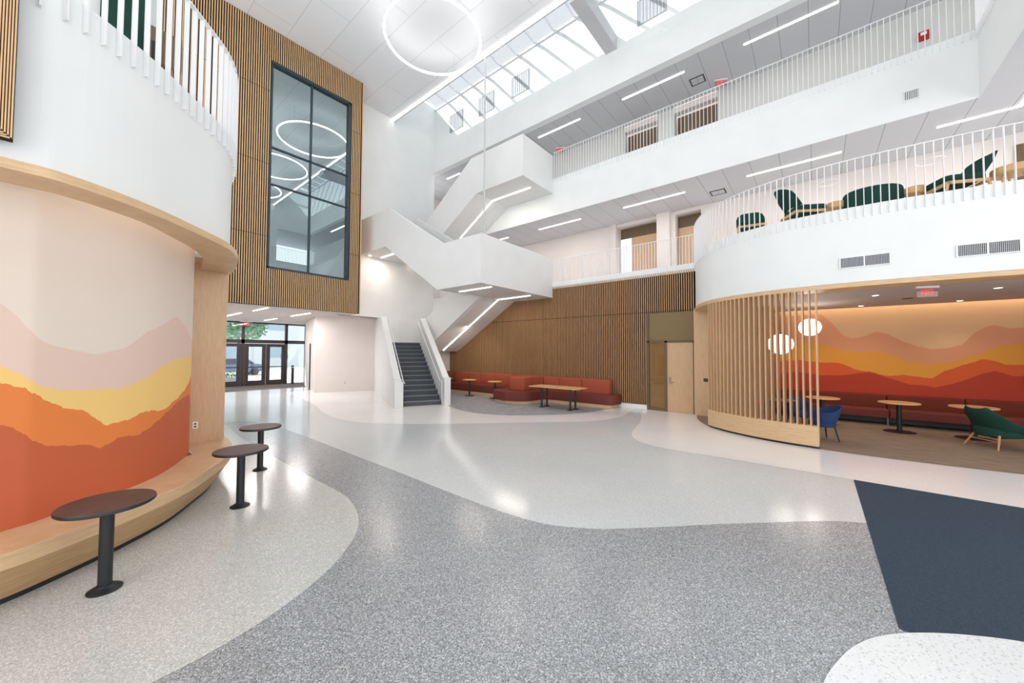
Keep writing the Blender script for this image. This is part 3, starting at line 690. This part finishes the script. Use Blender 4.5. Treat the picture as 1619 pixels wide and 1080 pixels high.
# ------------------------------------------------------------------ doors in the galleries
def gallery_door(n, y0, y1, z0, z1, glass_=False):
    d = thing('door_%d' % n, None, None, (BX+.46, (y0+y1)/2, z0)); d['kind'] = 'structure'; hw = (y1-y0)/2
    b = MB(); b.use(BROWNP).box(-.04, 0, -hw, hw, 2.3 if z0 < 8 else 0, z1-z0)
    b.build('upper_panel', None, d)
    if z0 < 8:
        MB().box(-.04, 0, -hw, hw-.5 if glass_ else hw, 0, 2.3).build('door_panel', OAK, d)
        if glass_: MB().box(-.03, 0, hw-.5, hw, 0, 2.3).build('glass_pane', flat('glowing glazing', (214,222,230), .1, emit=.5, ecol=(214,226,240)), d)  # opaque pane, brightness behind it put in as a glow
gallery_door(4, 4.95, 6.75, 4.8, 7.55, True); gallery_door(5, 2.6, 4.27, 4.8, 7.55)
gallery_door(6, 4.94, 6.39, 9.15, 11.73); gallery_door(7, 2.72, 4.28, 9.15, 11.73)
struct(MB().box(BX-.02, BX-.001, -5.2, -4.05, 4.8, 7.38).build('door_8', BROWNP))

# ------------------------------------------------------------------ oak door beside the slat wall
d = thing('door_1', None, None, (WX, 3.72, 0)); d['kind'] = 'structure'
def dl(y0, y1, z0, z1, x0=-.03, x1=.03): return (x0, x1, y0-3.72, y1-3.72, z0, z1)
MB().box(*dl(3.02, 3.82, .01, 2.30, -.02, .03)).build('door_panel', OAK, d)
MB().box(*dl(2.97, 4.47, 2.36, 3.31, -.0, .05)).build('upper_panel', OLIVE, d)
b = MB()
for q in ((2.96,3.02,0,2.36), (3.82,3.90,0,2.36), (4.42,4.50,0,3.32), (2.96,4.47,2.30,2.37), (3.9,4.42,0,.09)): b.box(*dl(*q, -.04, .04))
b.build('frame', flat('olive door frame', (104,88,62), .5), d)
MB().box(*dl(3.9, 4.42, .09, 2.30, .0, .012)).build('glass_pane', SIDEGL, d)
b = MB(); b.box(*dl(3.70, 3.76, .92, 1.16, -.035, -.02)); b.tube([(-.035,3.73-3.72,1.0), (-.075,3.73-3.72,1.0), (-.075,3.60-3.72,1.0)], .011, 8)
b.build('handle', STEEL, d)
W('wall_room_glow', flat('room glow panel', (186,166,136), .8, emit=.22), (WX+.04, WX+.075, 2.95, 4.5, 0, 3.4))  # panel close behind the sidelight, glow put in for a lit room
t = thing('card_reader', 'small dark card reader on the oak panel beside the slat screen', 'card reader', (12.6,2.62,1.12))
MB().box(-.02, 0, -.06, .06, -.05, .05).build('body', BLACK, t, bevel=.005); MB().box(-.023, -.02, -.04, .04, -.03, .03).build('plate', VENTD, t)
t = thing('power_outlet', 'white double outlet on the oak panel above the curved bench', 'outlet', (1.34,7.8,.74))
MB().box(-.035, .035, -.008, 0, -.055, .055).build('cover_plate', RAILW, t, bevel=.003); b = MB(); b.box(-.015, .015, -.011, -.008, .01, .035); b.box(-.015, .015, -.011, -.008, -.035, -.01); b.build('socket', VENTD, t)
t = thing('power_outlet', 'small grey outlet low on the white corridor wall by the stair', 'outlet', (8.55,17.55,.45), math.radians(-27))
MB().box(-.04, .04, -.06, .0, -.06, .06).build('cover_plate', VENTG, t)

# ------------------------------------------------------------------ sofas along the slat wall
def cushion(name, mat, x0, x1, y0, y1, z0, z1, bev, par): return MB().box(x0, x1, y0, y1, z0, z1).build(name, mat, par, smooth=True, bevel=bev, seg=4)
s = thing('banquette_sofa', 'rust and maroon banquette with a rounded peninsula along the slat wall', 'sofa', (0,0,0))
def rounded(pts, r=.3, n=6):
    out = []; m = len(pts)
    for i in range(m):
        p0, p, p1 = Vector(pts[i-1][:2]), Vector(pts[i][:2]), Vector(pts[(i+1) % m][:2]); rr = pts[i][2] if len(pts[i]) > 2 else r
        a = p+(p0-p).normalized()*rr; c = p+(p1-p).normalized()*rr
        for k in range(n+1):
            u = k/n; q = a*(1-u)**2+p*2*u*(1-u)+c*u*u; out.append((q.x, q.y))
    return out
near_out = rounded([(12.72,5.38,.1), (12.0,5.38,.3), (11.95,8.15,.3), (10.85,8.3,.4), (10.55,9.1,.02), (12.72,9.1,.02)])
MB().prism(near_out, .12, .46).build('seat', MAUVE, s, smooth=True, bevel=.05, seg=4)
far_out = rounded([(12.72,9.11,.02), (10.55,9.11,.02), (10.75,10.0,.4), (11.95,10.1,.3), (12.0,14.05,.02), (12.72,14.05,.02)])
MB().prism(far_out, .12, .46).build('seat', MAUVE, s, smooth=True, bevel=.05, seg=4)
inner = [(x+(12.2-x)*.05, y+(9-y)*.03) for x, y in near_out]
MB().prism(inner, 0, .12).build('plinth', OAKH, s)
inner = [(x+(12.2-x)*.05, y+(9-y)*.03) for x, y in far_out]
MB().prism(inner, 0, .12).build('plinth', OAKH, s)
yy = [5.72,6.85,7.85,8.62]
for a, c in zip(yy, yy[1:]): cushion('backrest', RUST, 12.42, 12.72, a+.005, c-.005, .44, .97, .04, s)
cushion('backrest', RUST, 11.15, 11.75, 8.62, 9.38, .44, .99, .07, s)
cushion('backrest', RUST, 11.75, 12.42, 8.64, 9.36, .44, .99, .05, s)
cushion('backrest', RUST, 12.3, 12.72, 8.62, 9.4, .44, .98, .04, s)
yy = [9.4,10.3,11.25,12.2,13.1,14.05]
for a, c in zip(yy, yy[1:]): cushion('backrest', RUST, 12.42, 12.72, a+.005, c-.005, .44, .97, .04, s)
s2 = thing('corner_banquette', 'short rust banquette at the far end below the stair', 'sofa', (0,0,0))
cushion('seat', MAUVE, 11.0, 12.72, 14.1, 14.8, .12, .46, .05, s2); cushion('backrest', RUST, 11.0, 12.72, 14.6, 14.83, .44, .97, .04, s2); MB().box(11.0, 12.0, 14.15, 14.8, 0, .12).build('plinth', OAKH, s2)

# small round oak tables
def oak_table(label, loc, r, h, rp=.035, rb=.22, group='small round oak tables by the far banquette'):
    t = ped_table('round_table', label, r, h, TABLEW, TABLEW, rp, rb, group, True); t.location = loc; return t
oak_table('small round oak table before the banquette, second from the stair', (11.42,11.9,.006), .3, .73)
oak_table('small round oak table before the banquette, beside the peninsula backrest', (11.45,10.4,.006), .3, .73)
oak_table('small round oak table before the banquette, half hidden behind the stair newel', (11.3,13.35,.006), .3, .73)
# rectangular table
t = thing('dining_table', 'rectangular oak table with black posts before the rust banquette', 'table', (10.98,7.0,.006))
MB().prism(rounded([(-.42,-.98), (.42,-.98), (.42,.98), (-.42,.98)], .08), .715, .745).build('tabletop', TABLEW, t, bevel=.006, seg=2)
for sx in (-.17,.17):
    for sy in (-.62,.55):
        l = MB().lathe([(0,.715), (.09,.715), (.09,.705), (.035,.70), (.035,.02), (0,.02)], (sx,sy,0), 16).build('leg', BLACK, t, smooth=True)
        MB().lathe([(0,.03), (.05,.028), (.11,.012), (.11,0), (0,0)], (sx,sy,0), 20).build('foot_plate', BLACK, l, smooth=True)
MB().box(-.05, .05, -.04, .04, .745, .749).build('cable_cover', flat('brass cover', (150,110,60), .4), t)

# ------------------------------------------------------------------ lounge furniture
s = thing('banquette_sofa', 'long dark rust banquette below the lounge mural', 'sofa', (0,0,0))
yy = [.98,-.05,-1.53,-2.95,-4.4,-5.9]
for a, c in zip(yy, yy[1:]):
    cushion('seat', MAUVE, 14.2, 14.75, c+.005, a-.005, .2, .44, .04, s); cushion('backrest', DRUST, 14.66, 14.9, c+.005, a-.005, .42, .8, .035, s)
for y in (.9,-.1,-1.5,-2.95,-4.4):
    MB().lathe([(0,.2), (.02,.2), (.02,0), (0,0)], (14.28,y,.007), 12).build('leg', STEEL, s)
MB().box(14.5, 14.85, -5.9, 1.0, .05, .22).build('plinth', BLACK, s)
lg = 'round oak tables in the lounge'
def lounge_table(label, x, y): 
    return oak_table(label, (x, y, .007), .38, .74, .05, .3, lg)
lounge_table('round oak lounge table before the banquette beside the end of the slat screen', 13.35,-.13)
lounge_table('round oak lounge table standing alone in the middle of the banquette', 13.3,-1.6)
lounge_table('round oak lounge table behind the green lounge chair', 13.35,-2.8)
t = ped_table('round_table', 'round table with dark base behind the slat screen among blue chairs', .38, .74, BROWNP, BLACK, .05, .28, lg, True); t.location = (11.9,.75,.007)

def tub_shell(w, d, seat_h, back_h, arm_h, flare=.06, n=28, base_h=None, th=.03, lean=.08):
    """open-front tub: x across, back toward +y"""
    b = MB(); bh = base_h or seat_h-.12; rows = 7; A = math.radians(128); vs = []; fs = []
    for side in (0, 1):
        for j in range(rows):
            f = j/(rows-1)
            for i in range(n+1):
                a = -A+2*A*i/n; k = math.cos(a)*.5+.5
                top = arm_h+(back_h-arm_h)*(max(0, math.cos(a*.85))**1.5)
                z = bh+(top-bh)*f; g = 1-.22*(1-f)**2+flare*f - side*th/w*2
                x = math.sin(a)*w/2*g; y = math.cos(a)*d/2*g+lean*f*k
                vs.append((x, y, z))
    m = (n+1)*rows
    for s_ in (0, 1):
        for j in range(rows-1):
            for i in range(n):
                q = s_*m+j*(n+1)+i; fs.append((q, q+1, q+n+2, q+n+1))
    for i in range(n): q = (rows-1)*(n+1)+i; fs.append((q, q+1, q+1+m, q+m))
    for j in range(rows-1):
        for i in (0, n): q = j*(n+1)+i; fs.append((q, q+n+1, q+n+1+m, q+m))
    for i in range(n): fs.append((i, i+1, i+1+m, i+m))
    return b.add(vs, fs)
def seat_disc(w, d, z0, z1):
    pts = [(w/2*math.sin(2*PI*k/28), d/2*math.cos(2*PI*k/28)) for k in range(28)]
    return MB().prism(pts, z0, z1)
def tub_chair(name, label, mat, legm, w=.56, d=.54, sh=.45, bh=.78, ah=.64, legs=(.19,.19,.02,.013), group=None):
    t = thing(name, label, 'chair', group=group)
    tub_shell(w, d, sh, bh, ah).build('shell', mat, t, smooth=True)
    seat_disc(w*.86, d*.9, sh-.14, sh).build('seat', mat, t, smooth=True, bevel=.03, seg=3)
    lx, ly, sp, r = legs
    for sx in (-1, 1):
        for sy in (-1, 1):
            MB().tube([(sx*lx*.8, sy*ly*.8, sh-.12), (sx*(lx+sp), sy*(ly+sp), 0)], r*1.4, 8, r2=r).build('leg', legm, t, smooth=True)
    return t
c = tub_chair('tub_chair', 'blue felt tub chair with dark legs at the end of the slat screen', BLUE, BLACK, group='blue tub chairs in the lounge')
at(c, (10.95,-.10,.007), math.radians(-150))
c2 = at(copy_tree(c), (12.3,.35,.007), math.radians(-60), 'blue felt tub chair seen through the last slats, behind the nearer blue one')
c3 = at(copy_tree(c), (11.2,1.2,.007), math.radians(-200), 'blue felt tub chair hidden behind the middle slats of the screen')
# sculpted green lounge chair
def lounge_chair(name, label, mat, legm, sc=1.0):
    t = thing(name, label, 'chair')
    # reclined winged shell as a lofted profile: stations from front of seat up the back
    st_ = [(-.44,.38,.28,.02), (-.34,.38,.34,.05), (-.12,.36,.38,.16), (.08,.33,.39,.24), (.20,.38,.38,.24), (.30,.52,.35,.16), (.42,.68,.28,.08), (.47,.82,.20,.03)]
    b = MB(); n = 14; vs = []; fs = []
    for side in (0, 1):
        for y, z, hw, wing in st_:
            for i in range(n+1):
                u = -1+2*i/n; zz = z+wing*abs(u)**2.6-(.15 if side and z < .5 else .07 if side else 0)*(1-.4*abs(u)**3); yy2 = y+(.05 if side and z > .45 else 0)-.06*abs(u)**2*(1 if z > .4 else 0)
                vs.append((u*hw*(1.0 if not side else .94), yy2, zz))
    k = len(st_); m = k*(n+1)
    for s_ in (0, 1):
        for j in range(k-1):
            for i in range(n): q = s_*m+j*(n+1)+i; fs.append((q, q+1, q+n+2, q+n+1))
    for i in range(n):
        fs.append((i, i+1, i+1+m, i+m)); q = (k-1)*(n+1)+i; fs.append((q, q+1, q+1+m, q+m))
    for j in range(k-1):
        for i in (0, n): q = j*(n+1)+i; fs.append((q, q+n+1, q+n+1+m, q+m))
    b.add(vs, fs); o = b.build('shell', mat, t, smooth=True)
    sb = o.modifiers.new('sub', 'SUBSURF'); sb.levels = 1; sb.render_levels = 2
    seat_disc(.60, .74, .24, .43).build('seat', mat, t, smooth=True, bevel=.035, seg=3)
    for sx in (-1, 1):
        for sy in (-1, 1):
            MB().tube([(sx*.2, sy*.2, .33), (sx*.31, sy*.36, 0)], .024, 10, r2=.015).build('leg', legm, t, smooth=True)
    b = MB(); b.tube([(-.26,.28,.16), (.26,.28,.16)], .012, 8); b.build('stretcher', legm, t)
    return t
OAKL = wood('ash leg', (176,130,88), (196,150,104), (9,9,1), .4)
g = lounge_chair('lounge_chair', 'low dark green winged lounge chair on splayed wooden legs in the lounge', GREEN, OAKL)
at(g, (12.38,-2.92,.007), math.radians(30)); g.scale = (1.05,.9,1.04)
ug = 'green chairs on the upper right balcony'
def upper_chair(label, x, y, rz):
    t = thing('lounge_chair', label, 'chair', (x, y, 4.8), rz, ug)
    b = MB(); b.prism(rounded([(-.3,-.32), (.3,-.32), (.3,.3), (-.3,.3)], .14), .34, .46); b.build('seat', GREEN, t, smooth=True, bevel=.03)
    b = MB(); vs = []; fs = []; n = 10; rows = 5
    for side in (0, 1):
        for j in range(rows):
            f = j/(rows-1)
            for i in range(n+1):
                u = -1+2*i/n; hw = .31*(1-.35*max(0, f-.6)/.4); vs.append((u*hw, .30+.26*f-.1*abs(u)**2+side*.035, .46+.44*f-(.05*abs(u)**3 if f == 1 else 0)))
    m = (n+1)*rows
    for s_ in (0, 1):
        for j in range(rows-1):
            for i in range(n): q = s_*m+j*(n+1)+i; fs.append((q, q+1, q+n+2, q+n+1))
    for i in range(n): q = (rows-1)*(n+1)+i; fs += [(q, q+1, q+1+m, q+m), (i, i+1, i+1+m, i+m)]
    for j in range(rows-1):
        for i in (0, n): q = j*(n+1)+i; fs.append((q, q+n+1, q+n+1+m, q+m))
    b.add(vs, fs); b.build('backrest', GREEN, t, smooth=True)
    b = MB(); b.box(-.3, -.26, -.3, .34, .29, .34); b.box(.26, .3, -.3, .34, .29, .34); b.box(-.3, .3, -.3, -.26, .29, .34); b.box(-.3, .3, .3, .34, .29, .34); b.build('seat_frame', TABLEW, t)
    for sx in (-1, 1):
        for sy in (-1, 1): MB().tube([(sx*.27, sy*.28, .33), (sx*.32, sy*.36, 0)], .024, 8, r2=.016).build('leg', TABLEW, t, smooth=True)
    return t
upper_chair('green upholstered wooden chair behind the tightest bend of the right balcony railing', 10.95,1.2,math.radians(-80))
upper_chair('green upholstered wooden chair left of the long green ottoman on the upper balcony', 10.62,.14,math.radians(30))
upper_chair('green upholstered wooden chair with upright back right of the green ottoman on the upper balcony', 10.62,-2.08,math.radians(-155))
t = thing('ottoman', 'long low dark green rounded ottoman behind the right balcony railing', 'ottoman', (10.75,-.98,4.8), math.radians(8))
oval = lambda a, c: [(a*math.cos(2*PI*k/36), c*math.sin(2*PI*k/36)) for k in range(36)]
MB().prism(oval(.36,.47), .10, .62).build('seat', GREEN, t, smooth=True, bevel=.09, seg=4)
MB().prism(oval(.28,.38), 0, .10).build('plinth', BLACK, t)
for lab, x, y in (('small low wooden table between the left green chair and the green ottoman', 10.7,-.40), ('small low wooden table between the green ottoman and the right green chair', 10.7,-1.58), ('small low wooden table at the right end of the upper balcony furniture', 10.6,-2.75)):
    t = thing('side_table', lab, 'table', (x, y, 4.8), 0, 'low wooden tables on the upper right balcony')
    if y > -2: t.scale = (.62,.62,1)
    MB().lathe([(0,.48), (.24,.48), (.25,.46), (.25,.36), (.22,.34), (0,.34)], n=32).build('tabletop', TABLEW, t, smooth=True)
    for k in range(3):
        a = 2*PI*k/3; MB().tube([(.12*math.cos(a), .12*math.sin(a), .35), (.2*math.cos(a), .2*math.sin(a), 0)], .018, 8).build('leg', TABLEW, t)
ring_light('small thin ring light above the upper balcony furniture, left one', 13.9,-.38,6.9, .24, .009, None, RAILW)
ring_light('small thin ring light above the upper balcony furniture, right one', 13.95,-2.36,6.9, .25, .009, None, RAILW)

# ------------------------------------------------------------------ entrance
EY = 24.6
def entry_door(n, x0, x1):
    d = thing('door_%d' % n, None, None, ((x0+x1)/2, EY, 0)); d['kind'] = 'structure'; hw = (x1-x0)/2
    b = MB(); b.box(-hw+.01, -hw+.2, -.03, .03, .02, 2.38); b.box(hw-.2, hw-.01, -.03, .03, .02, 2.38); b.box(-hw+.2, hw-.2, -.03, .03, .02, .28); b.box(-hw+.2, hw-.2, -.03, .03, 2.2, 2.38)
    b.build('door_panel', DARKFR, d)
    MB().box(-hw+.2, hw-.2, -.005, .005, .28, 2.2).build('glass_pane', DGLASS, d)
    MB().box(-hw+.1, hw-.1, -.09, -.05, 1.02, 1.07).build('push_bar', BLACK, d)
entry_door(2, 7.3, 8.3); entry_door(3, 6.25, 7.3); entry_door(9, 5.1, 6.1); entry_door(10, 4.1, 5.1)
b = MB()
for q in ((1.6,9.45,2.40,2.60), (1.6,9.45,3.52,3.62), (1.6,9.45,0,.03)): b.box(q[0], q[1], EY-.06, EY+.06, q[2], q[3])
for x in (4.02,6.17,8.34): b.box(x-.07, x+.07, EY-.06, EY+.06, 0, 3.6)
for x in (9.42,): b.box(x-.04, x+.04, EY-.06, EY+.06, 0, 3.6)
struct(b.build('window_2', DARKFR))
b = MB(); b.box(1.6, 9.42, EY-.005, EY+.005, 2.6, 3.55); b.box(8.4, 9.4, EY-.005, EY+.005, .03, 2.4); b.box(1.6, 4.0, EY-.005, EY+.005, .03, 2.4)
struct(b.build('window_3', DGLASS))
struct(MB().prism([(7.83,19.85), (7.90,20.1), (7.93,20.09), (7.86,19.84)], 0, 2.35).build('door_11', BLACK))
t = thing('door_post', 'thin black door-opener post beside the entrance sidelight', 'post', (8.52,24.0,0))
MB().box(-.06, .06, -.06, .06, 0, 1.12).build('post', BLACK, t, bevel=.01); MB().box(-.05, .05, -.075, -.06, .95, 1.05).build('push_plate', STEEL, t)
t = thing('notice_stand', 'small dark notice plate seen through the entrance sidelight', 'sign', (8.9,26.5,0))
MB().tube([(0,0,0), (0,0,1.5)], .02, 8).build('pole', STEEL, t); MB().box(-.2, .2, -.02, .02, 1.45, 1.75).build('sign_plate', DARKFR, t)
# outside
W('floor_outside', PAVE, (-30, 45, EY+.1, 75, -.35, -.05))
t = thing('building', 'pale building across the street beyond the entrance doors', 'building', (10,52,-.05))
MB().box(-30, 30, 0, 8, 0, 7.5).build('facade', BLDG, t)
b = MB()
for k in range(12):
    for z in (1.2,4.6): b.box(-28+k*4.8, -26+k*4.8, -.05, 0, z, z+1.6)
b.build('window', flat('distant window', (150,168,182), .2), t)
t = thing('street_tree', 'green leafy tree outside beyond the entrance doors', 'tree', (8.0,33,-.05))
MB().tube([(0,0,0), (.05,0,1.5), (0,0,3.2)], .14, 10, r2=.08).build('trunk', BARK, t)
b = MB(); rnd = random.Random(3)
for k in range(900):
    u = rnd.random()**.33; th = rnd.random()*2*PI; ph = math.acos(2*rnd.random()-1)
    p = Vector((1.9*u*math.sin(ph)*math.cos(th), 1.6*u*math.sin(ph)*math.sin(th), 3.9+1.25*u*math.cos(ph)))
    a = Vector((rnd.uniform(-1,1), rnd.uniform(-1,1), rnd.uniform(-1,1))).normalized()*.17; c = a.cross(Vector((rnd.random(), rnd.random(), 1))).normalized()*.12
    b.add([p-a, p+c, p+a, p-c], [(0,1,2,3)])
b.build('foliage', LEAF, t)
t = thing('planter_bed', 'low green planting bed outside the entrance doors', 'planter', (6.6,28.0,-.05))
MB().box(-.9, .5, -.4, .4, 0, .35).build('kerb', ASPH, t); b = MB()
for k in range(200):
    p = Vector((rnd.uniform(-.85,.45), rnd.uniform(-.35,.35), .35+rnd.random()*.35)); a = Vector((rnd.uniform(-1,1), rnd.uniform(-1,1), rnd.uniform(0,1)))*.1; c = Vector((-a.y, a.x, .02))*.6
    b.add([p-a, p+c, p+a, p-c], [(0,1,2,3)])
b.build('foliage', LEAF, t)
t = thing('parked_car', 'blue-grey parked car seen through the entrance door glass', 'car', (8.6,37,-.05))
b = MB(); b.prism([(-2.2,.3), (-2.2,.75), (-1.5,.9), (-.8,1.4), (.8,1.42), (1.4,.95), (2.2,.85), (2.2,.3)], -.85, .85, 'y'); b.build('body', flat('car paint', (96,110,134), .3, .3), t, bevel=.05)
MB().prism([(-1.3,.93), (-.75,1.34), (.75,1.36), (1.2,.96)], -.87, .87, 'y').build('window', flat('car glass', (40,48,58), .1), t)
for sx in (-1.35,1.35):
    for sy in (-.8,.8): MB().lathe([(0,-.1), (.3,-.1), (.3,.1), (0,.1)], n=20).build('wheel', BLACK, t).matrix_local = Matrix.Translation((sx,sy,.3)) @ Matrix.Rotation(PI/2, 4, 'X')

# ------------------------------------------------------------------ light
def area(name, loc, size, power, rot=(0,0,0), col=(1,1,1)):
    l = bpy.data.lights.new(name, 'AREA'); l.shape = 'RECTANGLE'; l.size, l.size_y = size; l.energy = power; l.color = col
    o = bpy.data.objects.new(name, l); C.objects.link(o); o.location = loc; o.rotation_euler = rot; return o
warm = (1,.88,.76)
# cove above the lounge mural, cove above the bench mural
area('cove_lamp', (14.72,-2.5,3.57), (.12,7), 16, (0,math.radians(-25),0), (1,.80,.58))
def point(name, loc, power, r=.05, col=(1,1,1)):
    l = bpy.data.lights.new(name, 'POINT'); l.energy = power; l.shadow_soft_size = r; l.color = col
    o = bpy.data.objects.new(name, l); C.objects.link(o); o.location = loc; return o
cove = along(offset(LSLOT, .1)[18:], .45, .2)
for (x, y), tg in cove: point('cove_lamp', (x, y, 3.62), .7, .06, (1,.84,.68))
for x, y in ((11.78,-1.09), (14.1,-1.01), (14.2,-2.82), (11.92,-2.87), (14.0,.74)):
    l = bpy.data.lights.new('downlight_lamp', 'SPOT'); l.energy = 18; l.spot_size = math.radians(100); l.spot_blend = .8; l.shadow_soft_size = .05; l.color = (1,.84,.66)
    o = bpy.data.objects.new('downlight_lamp', l); C.objects.link(o); o.location = (x, y, 3.27)
# lamps at the linear fittings
for y0, y1, x, z in ((7.6,9.78,13.69,11.93), (3.43,5.72,13.69,11.93), (-.66,1.63,13.69,11.93), (15.2,16.2,13.74,11.93)):
    area('strip_lamp', (x, (y0+y1)/2, z), (.08, y1-y0), 9)
for y0, y1, x, z in ((11.7,13.4,13.81,7.64), (7.65,9.83,13.81,7.64), (3.48,5.74,13.81,7.64), (-.66,1.61,13.81,7.64), (-3.7,-2.5,13.81,7.64)):
    area('strip_lamp', (x, (y0+y1)/2, z), (.08, y1-y0), 16, col=(1,.92,.88))
for x, y in ((4.7,20), (6.6,21.6), (6.56,17.7), (4.74,16.8)): area('strip_lamp', (x, y, 3.56), (.08,2), 40, col=(1,.94,.92))
area('strip_lamp', (11.5,9.6,4.15), (.1,1.6), 14, col=warm)
area('strip_lamp', (9.32,9.5,4.15), (.1,1.6), 12, col=warm)
area('strip_lamp', (11.6,9.8,8.55), (.1,1.8), 16, col=warm)
area('strip_lamp', (9.4,15.2,6.40), (.1,1.6), 22, col=warm)
area('strip_lamp', (11.6,12.2,3.08), (.1,3.4), 18, (math.radians(31),0,0), warm)
# sun through the skylight
sl = bpy.data.lights.new('sun', 'SUN'); sl.energy = 6.5; sl.angle = math.radians(.5)
so = bpy.data.objects.new('sun', sl); C.objects.link(so)
so.rotation_euler = Vector((2.58,-1.89,-2.21)).to_track_quat('-Z', 'Y').to_euler()

wd = bpy.data.worlds.new('world'); bpy.context.scene.world = wd; wd.use_nodes = True
nt = wd.node_tree; bg = nt.nodes['Background']; bg.inputs['Strength'].default_value = 1.7
tc = nt.nodes.new('ShaderNodeTexCoord'); sp = nt.nodes.new('ShaderNodeSeparateXYZ'); nt.links.new(tc.outputs['Generated'], sp.inputs[0])
cr = nt.nodes.new('ShaderNodeValToRGB'); nt.links.new(sp.outputs['Z'], cr.inputs['Fac'])
cr.color_ramp.elements[0].color = (.95,.955,.95,1); cr.color_ramp.elements[1].color = (.93,.96,1,1)
nt.links.new(cr.outputs['Color'], bg.inputs['Color'])

# ------------------------------------------------------------------ camera
cam = bpy.data.cameras.new('camera'); co = bpy.data.objects.new('camera', cam); C.objects.link(co)
cam.sensor_width = 36; cam.lens = 579/1619*36; cam.clip_start = .05; cam.clip_end = 300
phi, th, rl = math.radians(39.6), math.radians(1.7), math.radians(.27)
f = Vector((math.cos(phi)*math.cos(th), math.sin(phi)*math.cos(th), math.sin(th)))
r = Vector((math.sin(phi), -math.cos(phi), 0)); u = r.cross(f)
R0 = Matrix((r, u, -f)).transposed()
Rz = Matrix.Rotation(rl, 3, 'Z')
co.matrix_world = Matrix.Translation((0,0,1.95)) @ (R0 @ Rz).to_4x4()
bpy.context.scene.camera = co
sc = bpy.context.scene
sc.view_settings.view_transform = 'Standard'; sc.view_settings.exposure = 0.58
sc.cycles.use_denoising = True
sc.cycles.max_bounces = 8; sc.cycles.diffuse_bounces = 5; sc.cycles.glossy_bounces = 4; sc.cycles.transparent_max_bounces = 12
sc.cycles.sample_clamp_indirect = 4
